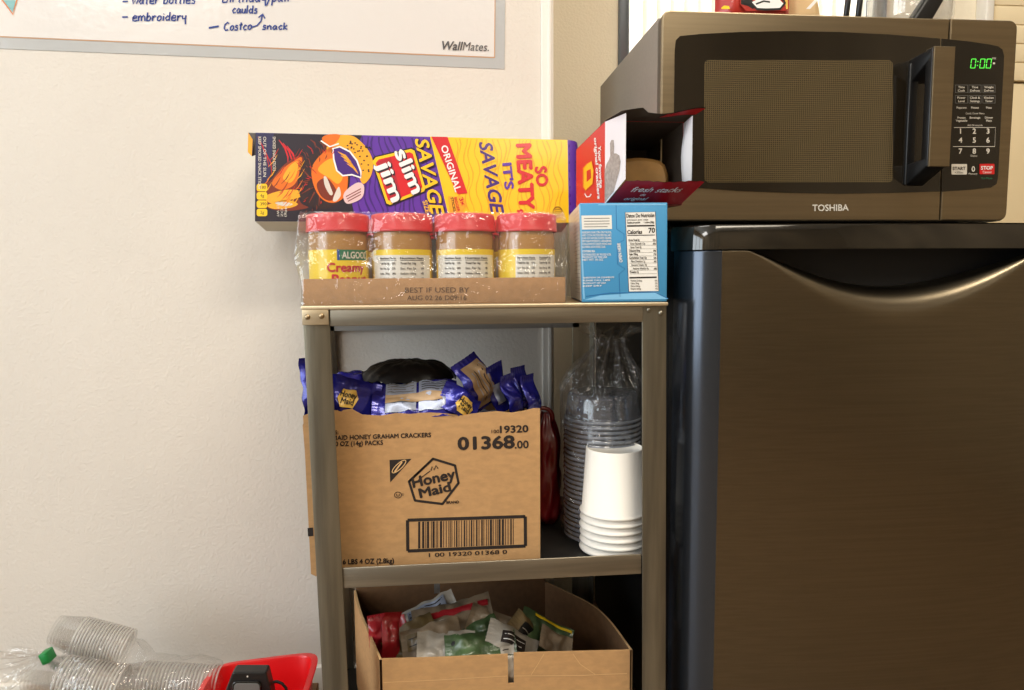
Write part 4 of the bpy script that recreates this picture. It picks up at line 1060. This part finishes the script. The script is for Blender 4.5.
def packet(name, label, cat, group, c, right, up_, w, h, t, m, seed, extra=None, crimp=.008):
    M = posed(c, right, up_); th = thing(name, label, cat, c, 0, group)
    b = MB(); face = pillow(b, w, h, t, m, seed, M, crimp); b.build('wrapper', th)
    if extra:
        b = MB(); nrm = M.to_3x3() @ Vector((0,0,1)); b.frame = lambda u, v, h_: face(u+.5, v+.5) + nrm*(h_*.8+.0010); extra(b); b.build('printed_label', th)
    return th
def hexlogo(x, y, sx, sy):
    def f(b):
        P = [(x-.5*sx,y-.1*sy),(x-.3*sx,y+.45*sy),(x+.3*sx,y+.5*sy),(x+.5*sx,y+.1*sy),(x+.3*sx,y-.45*sy),(x-.3*sx,y-.5*sy)]
        
        def hx(u, v):
            k = u*6 % 6; i = int(k); f = k-i; a, c = P[i % 6], P[(i+1) % 6]
            return b.frame(x+(a[0]+(c[0]-a[0])*f-x)*v, y+(a[1]+(c[1]-a[1])*f-y)*v, .0009)
        b.grid(hx, 36, 6, 'hm_gold')
        
        for s, yy, k in (('Honey',.06,.78),('Maid',-.3,.62)):
            vs, fs, W = text_mesh(s, .04, .1); b.add([b.frame(x-k*sx/2+k*sx*p.x/W, y+yy*sy+.3*sy*p.y/CAPH, .0018+p.z) for p in vs], fs, 'ink')
    return f
def sub_line(b, x0, y0, x1, y1, w, m, h): b.line([(x0+(x1-x0)*k/8, y0+(y1-y0)*k/8) for k in range(9)], w, m, h)
def backlabel(b):
    b.patch(-.36,-.38,.0,.40,'foil_label',.0006); b.patch(.03,-.38,.38,.40,'foil_label',.0006); b.patch(-.36,-.16,.38,.06,'foil_tan',.002)
    for k in range(4):
        sub_line(b,-.34,.34-k*.07,-.03,.34-k*.07,.022,'print_grey',.0012); sub_line(b,.06,.34-k*.07,.35,.34-k*.07,.022,'ink',.0012)
def tanback(b):
    b.patch(-.40,-.30,.42,.42,'foil_tan',.0006,12,8)
    for k in range(5): sub_line(b,-.34+.02*k,.36-k*.12,.34,.36-k*.12,.03,'sj_dark' if k%2 else 'foil_label',.001)
G = 'blue cracker packets in the torn carton'
PK = 'cracker_packet'
def P3(px, py, Y): return at(px, py, Y)
packet(PK, 'blue cracker packet with yellow hexagon badge beside the shelf leg', 'packet', G, P3(350,397,.055), (1,.12,-.25), (.1,.35,1), .085, .052, .012, 'foil_blue', 1, hexlogo(-.03,-.08,.34,.52))
packet(PK, 'blue packet lying flat with silver print panels facing out', 'packet', G, P3(416,399,.060), (1,.05,-.06), (.02,.75,.75), .118, .062, .014, 'foil_blue', 2, backlabel)
packet(PK, 'blue packet lying on top of the badge packet by the shelf leg', 'packet', G, P3(352,386,.105), (1,.2,.25), (-.2,.9,.4), .085, .06, .014, 'foil_blue', 3)
packet(PK, 'tall blue packet leaning with its tan back turned to the stack', 'packet', G, P3(477,384,.075), (.42,.15,-.9), (.8,.5,.30), .080, .046, .012, 'foil_blue', 4, tanback)
packet(PK, 'blue packet with small yellow badge tucked low before the leaning packet', 'packet', G, P3(461,403,.052), (.85,.1,-.5), (.4,.5,.75), .060, .042, .01, 'foil_blue', 5, hexlogo(.08,-.12,.5,.6))
packet(PK, 'narrow blue packet standing just behind the tall leaning packet', 'packet', G, P3(498,388,.085), (.26,.2,-.95), (.9,.5,.2), .076, .030, .012, 'foil_blue', 6, lambda b: b.patch(-.1,-.3,.3,.2,'foil_label'))
packet(PK, 'small blue packet standing third in the leaning row', 'packet', G, P3(512,394,.075), (.2,.15,-.97), (.9,.5,.2), .056, .024, .01, 'foil_blue', 7)
packet(PK, 'pointed blue packet standing fourth in the leaning row', 'packet', G, P3(521,392,.11), (.05,.15,-.97), (.9,.5,.1), .074, .026, .011, 'foil_blue', 8)
packet(PK, 'last blue packet of the row at the carton end by the clear bag', 'packet', G, P3(531,395,.085), (.1,.1,-.97), (.9,.5,.15), .056, .024, .01, 'foil_blue', 9)
packet(PK, 'blue packet sticking up outside the shelf leg by the wall', 'packet', G, P3(310.5,386,.10), (-.05,.1,1), (1,.5,.06), .085, .026, .012, 'foil_blue', 10)
packet(PK, 'dark blue packet lying across the carton under the black wrapping', 'packet', G, P3(405,396,.13), (1,.05,.02), (.0,.9,.5), .12, .06, .016, 'foil_blue', 12)
# filling packets deeper in the carton carry the visible ones
for k, (x, y, z) in enumerate(((-.12,.10,.545),(-.03,.11,.540),(.06,.12,.545),(-.09,.17,.540),(.01,.18,.538),(.08,.18,.538))):
    packet(PK, 'blue cracker packet bedded down inside the carton', 'packet', 'bedded cracker packets', (x,y,z), (1,.15*(-1)**k,.05), (-.15*(-1)**k,1,.1), .10, .07, .02, 'foil_blue', 20+k)
# crumpled black wrapping, a dome of folds
bw = P3(408,374,.12); b = MB()
def dome(u, v):
    a = u*2*PI; r = v
    n = noise.noise(Vector((math.cos(a)*2.2, math.sin(a)*2.2, v*4)))*.22 + noise.noise(Vector((math.cos(a)*6, math.sin(a)*6, v*9)))*.09
    x = .072*r*(1+.12*n)*math.cos(a); y = .05*r*(1+.15*n)*math.sin(a)
    z = .036*math.sqrt(max(0, 1-r*r*.97))+ .010*n*(.4+r) + .004*abs(math.sin(a*9+v*5))*r
    return Vector((bw.x+x, bw.y+y, bw.z-.014+z))
b.grid(dome, 72, 16, 'foil_black'); b.grid(lambda u, v: dome(u,v)*1.0-Vector((0,0,.0012)), 72, 16, 'foil_black')
o = b.build('black_wrapping', None, (bw.x,bw.y,bw.z-.014)); o['label'] = 'crumpled black plastic wrapping bulging over the blue packets'; o['category'] = 'wrapping'

# ================================================================== RED BAG behind the carton
rbp = at(549,470,.20); b = MB()
def rbag(u, v):
    a = u*2*PI; z = ZM+.001 + v*.185
    R = (.030 if v < .75 else .030*(1-(v-.75)*2.6)) * (1+.1*math.sin(v*9))
    R *= min(1, .55+v*6)
    n = noise.noise(Vector((math.cos(a)*2, math.sin(a)*2, v*6)))*.25+.1*math.sin(a*7+v*4)*v
    return Vector((rbp.x-.004+R*(1+n)*.75*math.cos(a), rbp.y+R*(1+n)*math.sin(a), z))
b.grid(rbag, 48, 30, 'bag_red'); b.add([rbag(k/48,1) for k in range(48)], [list(range(48))], 'bag_red')
lp = [Vector((rbp.x-.012+.016*math.cos(t), rbp.y-.015, ZM+.178+.016*math.sin(t))) for t in [rad(a) for a in range(-20, 201, 20)]]
th = thing('red_plastic_bag', 'dark red plastic bag squeezed between the brown carton and clear cups', 'bag', (rbp.x, rbp.y, ZM))
b.build('bag_body', th); b = MB(); b.tube(lp, .0035, 'bag_red', 8); b.build('handle_loop', th)

# ================================================================== CLEAR CUP STACK IN ITS BAG
CX, CY, CR = .2060, .135, .0600
CX = at(602,470,CY).x
cz0 = ZM+.003; pitchc = .0073; nC = 26
def clear_cup(R, m='smoke_cup', H=.042, seg=40):
    """upside-down shallow tub: rolled rim at the bottom"""
    b = MB()
    b.lathe([(R-.002,.0),(R,.0006),(R+.0006,.002),(R,.0034),(R-.002,.0042),(R-.0026,.010),(R-.006,H-.006),(R-.009,H-.001),(R-.012,H),(0,H)], m, (0,0,0), seg, mats=['smoke_rim']*4+[m]*5); return b
proto = None
for k in range(nC):
    if proto is None:
        proto = clear_cup(CR).build('clear_tub', None, (0,0,0))
        proto['label'] = 'clear plastic tub nested upside down in the bagged stack beside the white cups'; proto['category'] = 'tub'; proto['group'] = 'clear tubs nested in the bag'
        o = proto
    else: o = proto.copy(); COL.objects.link(o)
    o.location = (CX+.0006*math.sin(k*2.1), CY+.0006*math.cos(k*1.7), cz0+k*pitchc)
zc1 = cz0+(nC-1)*pitchc+.042
# bag
b = MB(); bt = at(610,338,CY); tip = Vector((bt.x, CY, bt.z))
def cbag(u, v):
    a = u*2*PI; h = zc1-ZM
    if v < .55:
        z = ZM+.0012+(h+.004)*v/.55; R = CR+.0045; c = Vector((CX, CY, 0))
    else:
        t = (v-.55)/.45; t2 = t*t*(3-2*t)
        z = zc1+.005 + (tip.z-zc1-.005)*t; R = (CR+.0045)*(1-t2)+.022*t2; c = Vector((CX,CY,0)).lerp(Vector((tip.x,CY,0)), t2)
    w = min(1, max(0, (v-.4)/.3)); n = noise.noise(Vector((math.cos(a)*2.5,math.sin(a)*2.5,v*5)))*.06 + w*(.10*math.sin(a*11+v*3)+.05*math.sin(a*23))
    n2 = noise.noise(Vector((math.cos(a)*7,math.sin(a)*7,v*14)))*.035
    R = max(CR+.0015, R*(1+n*.5+n2)) if v < .55 else R*(1+n+n2)
    return c + Vector((R*math.cos(a), R*.95*math.sin(a), z))
b.grid(cbag, 110, 60, 'film_bag')
b.grid(lambda u, v: tip + Vector((.022*(1+.9*v)*math.cos(u*2*PI)*(1+.25*math.sin(u*2*PI*9)), .02*(1+.9*v)*math.sin(u*2*PI)*(1+.25*math.sin(u*2*PI*9)), .012*v*math.sin(u*14)+.010*v)), 80, 5, 'film_bag')
o = b.build('clear_bag', None, (CX, CY, ZM)); o['label'] = 'clear plastic bag gathered at the top around the tall tub stack'; o['category'] = 'bag'

# ================================================================== WHITE PAPER CUPS, nested upside down
PX, PY = at(614,520,.0725).x, .0725
ztop = at(610,447,PY).z
def paper_cup():
    b = MB(); H = .105; R0, R1 = .0480, .0418
    b.lathe([(R0-.002,.002),(R0-.0005,.0006),(R0+.0022,.0012),(R0+.0034,.0036),(R0+.0022,.0062),(R0,.0070),(R1,H),(R1-.0006,H+.0008),(R1-.0016,H+.0008),(R1-.0018,H-.002),(0,H-.002)], 'cup_paper', (0,0,0), 48)
    b.lathe([(R0-.002,.002),(R0-.0018,.007),(R1-.0022,H-.008)], 'cup_paper', (0,0,0), 48); return b
nP = 6; pr_ = None; pp = .0112; zb = ZM+.0008
cl = ['white paper cup on top of the upside-down stack, its whole side showing', 'white paper cup second from the top, only its rim showing', 'white paper cup third from the top, only its rim showing', 'white paper cup third from the bottom, only its rim showing', 'white paper cup second from the bottom, only its rim showing', 'white paper cup at the bottom standing on the shelf edge']
Hc = ztop-zb-(nP-1)*pp
for k in range(nP):
    if pr_ is None: pr_ = paper_cup().build('paper_cup', None, (0,0,0)); o = pr_
    else: o = pr_.copy(); COL.objects.link(o)
    o.location = (PX+.0005*math.sin(k*2.3), PY, zb+(nP-1-k)*pp); o['label'] = cl[k]; o['category'] = 'cup'; o['group'] = 'white paper cups in one stack'
    o.scale = (1,1,Hc/.1058)

# ================================================================== LOWER CARTON with packets
zl = .0555; LZ = .235
lcT = thing('display_carton', 'brown open carton with cut down front holding snack packets on the bottom shelf', 'box', (.06, .16, zl))
fl_, fr_ = at(382,659.5,.03), at(630,650,.03)
lp_ = [fl_, at(370,632,.13), at(361,610,.2), at(356,590,.28)]
rp_ = [fr_, at(608,620,.17), at(588,603,.235), at(545,582,.315)]
def dn(p, z=zl): return Vector((p.x, p.y, z))
b = MB(); tk = Vector((0,.0035,0))
s0, s1 = at(507.8,655,.03), at(513.8,655,.03); sb = at(510,684,.03).z
def topz(x): return fl_.z + (fr_.z-fl_.z)*(x-fl_.x)/(fr_.x-fl_.x)
b.slab([Vector((fl_.x,.03,zl)), Vector((fr_.x,.03,zl)), fr_, Vector((fr_.x-.01,.03,topz(fr_.x)-.0005)), Vector((s1.x,.03,topz(s1.x)+.0015)), Vector((s1.x,.03,sb)), Vector((s0.x,.03,sb)), Vector((s0.x,.03,topz(s0.x))), Vector((.0,.03,topz(0)-.0008)), fl_], tk, 'cardboard')
def strip(P, out, m1, m2):
    n = len(P)
    # smooth the curve
    Q = []
    for k in range(n-1):
        p0, p1, p2, p3 = P[max(k-1,0)], P[k], P[k+1], P[min(k+2,n-1)]
        for j in range(6):
            t = j/6; Q.append(.5*((2*p1)+(p2-p0)*t+(2*p0-5*p1+4*p2-p3)*t*t+(3*p1-p0-3*p2+p3)*t**3))
    Q.append(P[-1]); n = len(Q)
    o1 = [v for p in Q for v in (dn(p), p)]; o2 = [v+Vector(out) for v in o1]
    f = [[2*k,2*k+2,2*k+3,2*k+1] for k in range(n-1)]
    b.add(o1, f, m2, True); b.add(o2, f, m1, True)
    e = [v for p in Q for v in (p, p+Vector(out))]; b.add(e, f, 'cardboard_edge')
strip(lp_, (-.0035,0,0), 'cardboard', 'cardboard_shade'); strip(rp_, (.0035,0,0), 'cardboard', 'cardboard_shade')
e0, e1 = lp_[-1], rp_[-1]; 
def lr(u, z): p = e0.lerp(e1, u); return Vector((p.x, p.y, z))
ua, ub = .40, .43
b.slab([lr(0,zl),lr(ua,zl),lr(ua,.245),lr(0,.245)], (0,.0035,0), 'cardboard_shade'); b.slab([lr(ub,zl),lr(1,zl),lr(1,.245),lr(ub,.245)], (0,.0035,0), 'cardboard_shade'); b.slab([lr(ua,zl),lr(ub,zl),lr(ub,.205),lr(ua,.205)], (0,.0035,0), 'cardboard_shade')
b.slab([dn(fl_),dn(fr_),dn(rp_[-1]),dn(lp_[-1])], (0,0,.003), 'cardboard_shade')
b.frame = px_frame(.03)
b.line([(383,682.5),(440,680),(507,676)], .7, 'cardboard_edge', .0004); b.line([(514,676),(580,675.5),(627,673.5)], .7, 'cardboard_edge', .0004)
b.line([(544,654),(538,664),(531,675)], .6, 'cardboard_edge', .0004); b.line([(573,654),(580,664),(596,675)], .6, 'cardboard_edge', .0004)
b.build('carton_body', lcT)
GP = 'snack packets in the display carton'
def pk(label, px, py, Y, right, up_, w, h, t, m, seed, extra=None): packet('snack_packet', label, 'packet', GP, at(px,py,Y), right, up_, w, h, t, m, seed, extra)
def panel(m, x0, y0, x1, y1, lines=0, lm='ink'):
    def f(b):
        b.patch(x0,y0,x1,y1,m,.0006)
        for k in range(lines): yy = y1-(y1-y0)*(k+.7)/(lines+.4); sub_line(b,x0+.03,yy,x1-.03-.05*(k%2),yy,.035,lm,.001)
    return f
def both(*fs):
    def f(b):
        for q in fs: q(b)
    return f
pk('glossy red packet standing against the curved carton side', 380,636,.12, (-.1,.3,1), (1,.2,.1), .068, .034, .012, 'packet_red', 31)
pk('second red packet folded behind the standing red one', 391,634,.10, (.12,.2,1), (1,.5,-.1), .066, .028, .012, 'packet_red', 32)
pk('olive packet bedded low between the red packets and the pile', 412,641,.11, (1,.3,.25), (-.2,.8,.6), .085, .06, .012, 'packet_olive', 33)
pk('white packet with red bands and grey barcode panel', 428,618,.16, (1,.1,.42), (-.3,.5,.9), .105, .050, .012, 'packet_white', 34, both(panel('packet_red',-.47,-.5,-.3,.45), panel('foil_label',-.26,-.1,.34,.42,4)))
pk('large beige packet with a red stripe on top of the pile', 455,623,.13, (1,.05,.18), (-.12,.75,.65), .125, .070, .016, 'packet_beige', 35, both(panel('packet_red',-.45,.18,.45,.32), panel('packet_white',-.3,-.35,.05,.1)))
pk('tan packet with torn corner under the striped packet', 432,638,.09, (1,.05,.16), (-.1,.8,.6), .090, .045, .012, 'packet_beige', 36, panel('packet_olive',-.42,-.25,-.15,.3,2))
pk('white packet with bold black print at the carton edge', 447,647,.065, (1,.05,-.08), (.05,.7,.7), .085, .045, .012, 'packet_white', 37, panel('black_matte',.02,-.3,.26,.1,1,'white'))
pk('green and olive packet along the carton front edge', 482,648,.06, (1,.02,.05), (0,.7,.7), .105, .045, .012, 'packet_green', 38, panel('packet_white',.25,-.3,.45,.25,2))
pk('teal green packet half under the beige one', 478,636,.10, (1,.2,.3), (-.3,.7,.6), .075, .042, .01, 'packet_green', 39)
pk('beige packet leaning down towards the carton slot', 500,630,.12, (.85,.1,-.5), (.4,.6,.7), .105, .048, .012, 'packet_beige', 40)
pk('narrow white packet with dark lettering sloping to the slot', 514,642,.08, (.85,.1,-.5), (.4,.7,.6), .090, .036, .01, 'packet_white', 41, panel('ink',-.3,-.3,.2,.2,2,'white'))
pk('dark backed packet leaning beside the green one', 527,633,.11, (.6,.2,-.75), (.7,.4,.6), .080, .034, .01, 'packet_olive', 42, panel('black_matte',-.3,-.3,.3,.3,1,'packet_white'))
pk('green packet with yellow edge sloping to the plain carton corner', 545,635,.12, (.82,.15,-.52), (.45,.6,.6), .098, .052, .012, 'packet_green', 43, both(panel('label_yellow',-.3,.36,.45,.44), panel('packet_white',.15,-.4,.4,-.05,2)))
pk('small brown packet at the plain end of the carton', 556,643,.10, (.85,.1,-.45), (.4,.7,.6), .060, .034, .01, 'packet_beige', 44)
pk('black and white packet upright behind the carton slot', 510.5,675,.040, (.05,.1,1), (1,.05,0), .062, .036, .006, 'packet_white', 45, both(panel('black_matte',-.42,-.45,-.1,.45,1,'white'), panel('black_matte',.1,-.45,.3,.45,1,'white')))
for k, (x, y) in enumerate(((-.022,.09),(.045,.10),(.11,.10),(.18,.09),(-.045,.20),(.05,.20),(.13,.20))):
    packet('snack_packet', 'snack packet bedded under the pile in the display carton', 'packet', 'bedded snack packets', (x,y,.165+.004*(k%3)), (1,.2*(-1)**k,0), (-.2*(-1)**k,1,.05), .10, .08, .03, ('packet_olive','packet_beige','packet_white')[k%3], 60+k)

# ================================================================== LOW BENCH, RED TOTE, BAG OF CUPS
b = MB(); BZ = .085
bn = thing('low_bench', 'low wooden bench along the wall under the red tote', 'bench', (-.5,.16,0))
b.box(-1.0,-.215,.0,.24,BZ-.022,BZ,'bench_wood',.002); b.build('bench_top', bn)
for x in (-.98,-.25):
    for y in (.02,.20): b = MB(); b.box(x,x+.03,y,y+.03,0,BZ-.022,'bench_wood',.001); b.build('leg', bn)
tt = thing('red_tote', 'shallow bright red plastic tote on the bench against the wall', 'tote', (-.28,.12,BZ))
b = MB()
tx0, tx1, ty0, ty1, tz0 = at(214,665,.2).x, at(318.5,665,.20).x-.002, .035, .207, BZ+.0003
def tote(u, v, r, inn):
    a = u*2*PI; c, s_ = math.cos(a), math.sin(a); k = 6
    m = (abs(c)**k+abs(s_)**k)**(-1/k)
    hx_, hy_ = (tx1-tx0)/2-r, (ty1-ty0)/2-r
    zt_ = tz0 + v
    f = .93+.07*min(1, v/.068)
    return Vector(((tx0+tx1)/2+hx_*f*c*m, (ty0+ty1)/2+hy_*f*s_*m, zt_))
LV = [(0,.0),(.03,.0),(.056,.0),(.0605,-.003),(.062,-.006),(.064,-.006),(.065,-.003),(.065,.003),(.062,.004),(.03,.0045),(.004,.0045)]
def rimz(p):   # the rim dips towards the middle of the long side
    t = (p.x-tx0)/(tx1-tx0); return .006*(t-.5)*2 if p.z > tz0+.05 else 0
rows = []
for v, r in LV:
    row = []
    for k in range(96):
        p = tote(k/96, v, r, 0); p.z += rimz(p); row.append(p)
    rows.append(row)
b.add([p for r in rows for p in r], [[j*96+k, j*96+(k+1)%96, (j+1)*96+(k+1)%96, (j+1)*96+k] for j in range(len(rows)-1) for k in range(96)], 'tote_red', True)
b.add(rows[0], [list(range(96))[::-1]], 'tote_red'); b.add(rows[-1], [list(range(96))], 'tote_red')
autosmooth(b.build('tote_body', tt), 60)
# cup stacks lying in the bag
CUPG = 'clear cups nested in the lying stacks'
pc = None
def small_cup(R, H):
    b = MB(); b.lathe([(R-.001,0),(R,.0006),(R,.0022),(R-.0012,.003),(R*.72,H),(R*.70,H+.0005),(0,H)], 'clear_cup', (0,0,0), 28, mats=['cup_rim']*3+['clear_cup']*3); return b
def cup_stack(a, c, n, R, H, label):
    a, c = Vector(a), Vector(c); d = (c-a); L = d.length; q = d.to_track_quat('Z','Y'); first = None
    for k in range(n):
        if first is None: first = small_cup(R, H).build('clear_cup', None, (0,0,0)); o = first; o['label'] = label; o['category'] = 'cup'; o['group'] = label.replace('clear plastic cup','clear cups')
        else: o = first.copy(); COL.objects.link(o)
        o.location = a + d*(k/n); o.rotation_mode = 'QUATERNION'; o.rotation_quaternion = q
    return first
S1a, S1b = at(128,649,.20), at(78,636,.20)
cup_stack(S1a, S1b, 17, .031, .04, 'clear plastic cup in the upper tilted stack by the green clip')
S2a, S2b = at(122,688,.15), at(60,678,.15)
cup_stack(S2a, S2b, 17, .034, .05, 'clear plastic cup in the lower stack below the green clip')
S3a, S3b = at(220,684,.19), at(140,680,.19)
cup_stack(S3a, S3b, 22, .029, .04, 'clear plastic cup in the long stack next to the black device')
# the bag
b = MB()
bx0, bx1 = at(52,660,.18).x, at(222,680,.18).x
def hull(u, v):
    a = v*2*PI; x = bx0+(bx1-bx0)*u
    px = 52+176*u
    top_px = 628 if px < 60 else 0
    prof = [(0,.014,.155),(.06,.035,.152),(.14,.056,.156),(.36,.060,.152),(.44,.050,.145),(.56,.040,.135),(.8,.040,.128),(.95,.036,.122),(1,.012,.118)]
    for k in range(len(prof)-1):
        if prof[k][0] <= u <= prof[k+1][0]:
            t = (u-prof[k][0])/(prof[k+1][0]-prof[k][0]); t = t*t*(3-2*t)
            R = prof[k][1]*(1-t)+prof[k+1][1]*t; zc = prof[k][2]*(1-t)+prof[k+1][2]*t; break
    n = noise.noise(Vector((x*22, math.cos(a)*1.6, math.sin(a)*1.6)))*.16 + noise.noise(Vector((x*60, math.cos(a)*4, math.sin(a)*4)))*.07
    z = zc+R*(1+n)*math.sin(a)*.95; z = max(z, tz0+.0065)
    return Vector((x, .18+R*1.45*(1+n)*math.cos(a), z))
b.grid(hull, 90, 56, 'film_cups')
nk = at(47,656,.17)
def neck(u, v):
    a = v*2*PI; s_ = Vector((bx0, .18, .155)); e_ = nk
    r = .013*(1-u)+.0045*u; c = s_.lerp(e_, u)
    return c + Vector((.0, r*math.cos(a)*(1+.2*math.sin(a*7)), r*math.sin(a)*(1+.2*math.sin(a*7))))
b.grid(neck, 8, 40, 'film_cups')
def tail(u, v):
    a = v*2*PI; e_ = at(8,668,.17); c = nk.lerp(e_, u); r = .0045+.022*u
    w = 1+.35*math.sin(a*9+u*2)
    return c + Vector((.004*math.sin(a*6)*u*3, r*.8*math.cos(a)*w, r*math.sin(a)*w+.003*math.sin(a*13)*u))
b.grid(tail, 16, 90, 'film_cups')
bg = thing('bag_of_clear_cups', 'clear plastic bag of cups closed by a green clip lying in the red tote', 'bag', (-.42,.18,tz0))
b.build('film', bg)
b = MB(); c = at(47.5,656,.14); rx = Matrix.Rotation(rad(-20), 4, 'Y'); b.M = Matrix.Translation(c) @ rx
b.box(-.006,.006,-.010,.010,-.0085,.0085,'clip_green',.0012); b.box(-.0045,.0045,-.0108,-.0095,-.006,.006,'clip_green',.0008); b.build('green_clip', bg, label='green closing clip')
# black device with grey panel and cord loop
dvp = at(248,680,.085)
dv_ = thing('black_device', 'black plastic device with grey rounded panel and cord loop in the red tote', 'device', (dvp.x,.10,tz0))
b = MB(); Y0 = .078
def dpt(px, py, y=Y0): p = at(px, py, Y0); return Vector((p.x, y, p.z))
zbt = tz0+.006
tp_ = [dpt(233,665.5), dpt(265.5,665.5), dpt(273,692)]
b.slab([Vector((dpt(222,700).x,Y0,zbt)), Vector((dpt(275,700).x,Y0,zbt)), dpt(272,695), dpt(266.5,673.5), dpt(265,672.3), dpt(234,672.3), dpt(232,673.5), dpt(223.5,695)], (0,.022,0), 'black_plastic', .002)
b.build('case', dv_)
b = MB(); b.frame = lambda px, py, h: at(px, py, Y0-h)
b.slab([b.frame(x,y,0) for x,y in rrect(232,680.5,262,712,5)], (0,-.003,0), 'black_gloss', .0012)
b.slab([b.frame(x,y,.003) for x,y in rrect(234,683,260,711,4)], (0,-.0012,0), 'device_grey', .0008); b.build('grey_panel', dv_, label='grey rounded panel')
b = MB(); b.frame = lambda px, py, h: at(px, py, Y0-h); b.slab([b.frame(x,y,0) for x,y in rrect(246.7,675.6,248.3,677.2,.8)], (0,-.0006,0), 'offwhite'); b.build('indicator_dot', dv_)
b = MB(); b.tube([at(x,y,Y0+.02) for x, y in ((268,686),(272,682.5),(277,681.5),(282,683.5),(286,688),(287,694),(286,702))], .0022, 'black_matte', 8); b.build('cord_loop', dv_)

# ================================================================== ON TOP OF THE MICROWAVE
MT = MZ1
sb = at(730,5,.20); sw = (at(786,5,.20).x-at(716,5,.20).x)
st = thing('snack_bag', 'red snack bag with black and white picture standing on the microwave', 'bag', (sb.x+.02,.20,MT))
def bagmesh(x0, x1, y, z0, z1, t, m, seed):
    b = MB()
    for side in (1,-1):
        def fn(u, v):
            e = min(1, min(u,1-u)*6)**.6; k = min(1, max(0,(1-v-.06)*6))*min(1,.35+v*5)
            n = noise.noise(Vector((u*5+seed,v*7,side)))*.006
            return Vector((x0+(x1-x0)*u, y - side*(t/2*e*k+.0003) + n*e, z0+(z1-z0)*v))
        b.grid(fn, 24, 24, m)
    return b
x0, x1 = at(715,5,.20).x, at(789,5,.20).x
b = bagmesh(x0, x1, .20, MT+.001, MT+.20, .045, 'snack_red', 3); b.build('bag_body', st)
b = MB(); Yp = .1745
b.frame = lambda px, py, h: at(px, py, Yp-h)
b.poly([(739,-40),(788,-40),(789,9),(785,11),(746,11),(740,4)], 'snack_red', .0002)
b.poly([(740,-30),(762,-30),(760,-6),(752,0),(757,5),(753,9),(748,6),(741,4)], 'black_matte', .0005); b.poly([(752,2),(764,-4),(778,-2),(784,4),(779,8.5),(757,9)], 'white', .0007)
b.line([(744,2),(752,4),(757,9),(766,9.5),(780,9),(785,3),(781,-4)], 2.2, 'black_matte', .001); b.line([(756,4),(764,1),(770,2)], 1.6, 'black_matte', .001)
b.poly([(721,8),(724,5.5),(729,6),(730,9),(722,9)], 'label_yellow', .0005); b.poly([(782,-30),(787,-30),(788,9),(786,9)], 'hm_gold', .0005)
b.build('front_picture', st)
x0, x1 = at(789.5,5,.22).x, at(826,5,.22).x
kt = thing('kraft_pouch', 'tan paper pouch next to the red snack bag on the microwave', 'pouch', ((x0+x1)/2,.22,MT))
b = MB()
for side in (1,-1):
    b.grid(lambda u, v: Vector((x0+(x1-x0)*u*(1-.35*v), .225-side*(.014*min(1,min(u,1-u)*5)*(1-v)+.0004), MT+.001+v*.11)), 14, 14, 'kraft')
b.build('pouch_body', kt)
b = MB(); b.slab([at(806,9,.20),at(810,9,.20),at(822,-4,.20),at(818,-4,.20)], (0,-.0006,0), 'white'); b.build('pale_stripe', kt, label='pale slanting stripe')
for k, (xa, xb_) in enumerate(((846.5,848),(858.5,860))):
    p0, p1 = at(xa,12.5,.20), at(xb_,0,.20); d = (p1-p0).normalized()
    lo_ = p0 - d*((p0.z-MT-.0045)/d.z)
    b = MB(); b.tube([lo_, lo_+d*.05, lo_+d*.15, lo_+d*.19], [.0045,.0048,.0046,.003], 'black_plastic', 12)
    o = b.build('black_rod', None, (lo_.x,lo_.y,MT)); o['label'] = ('thin black upright rod next to the tan pouch on the microwave','thin black upright rod next to the glass jar on the microwave')[k]; o['category'] = 'rod'
gx = at(918,5,.19).x; gR = (at(955,5,.19).x-at(881,5,.19).x)/2
b = MB(); b.lathe([(0,MT+.0005),(gR*.9,MT+.0005),(gR,MT+.004),(gR,MT+.014),(gR*.97,MT+.02),(gR,MT+.03),(gR,MT+.12),(gR*.85,MT+.14),(gR*.85,MT+.15),(gR*.80,MT+.15),(gR*.80,MT+.139),(gR*.95,MT+.118),(gR*.95,MT+.032),(gR*.9,MT+.026),(0,MT+.024)], 'glass_jar', (gx,.19+.02,0), 48)
o = b.build('glass_jar', None, (gx,.21,MT)); o['label'] = 'round clear glass jar standing on the microwave behind the black grip'; o['category'] = 'jar'
b = MB(); p0, p1 = at(924,13,.135), at(932,0,.135); d = (p1-p0).normalized(); lo_ = p0-d*((p0.z-MT-.001)/d.z)
wv = Vector((.0165,0,0))
b.hexa([lo_-wv+Vector((0,-.012,0)), lo_+wv*.95+Vector((0,-.012,0)), lo_+wv*.95+Vector((0,.012,0)), lo_-wv+Vector((0,.012,0))]+[lo_+d*.12+v for v in (-wv*.8+Vector((0,-.009,0)), wv*.8+Vector((0,-.009,0)), wv*.8+Vector((0,.009,0)), -wv*.8+Vector((0,.009,0)))], 'black_plastic', .004, 3)
o = b.build('black_grip', None, (lo_.x,lo_.y,MT)); o['label'] = 'black slanted plastic grip standing in front of the glass jar'; o['category'] = 'tool'
vs = sc.view_settings
sc.display_settings.display_device = 'sRGB'; vs.view_transform = 'Standard'; vs.look = 'None'; vs.exposure = -0.4; vs.gamma = 1.0; vs.use_curve_mapping = False
sc.cycles.max_bounces = 10; sc.cycles.transparent_max_bounces = 80; sc.cycles.use_denoising = True
sc.cycles.sample_clamp_indirect = 6; sc.cycles.caustics_reflective = False; sc.cycles.caustics_refractive = False
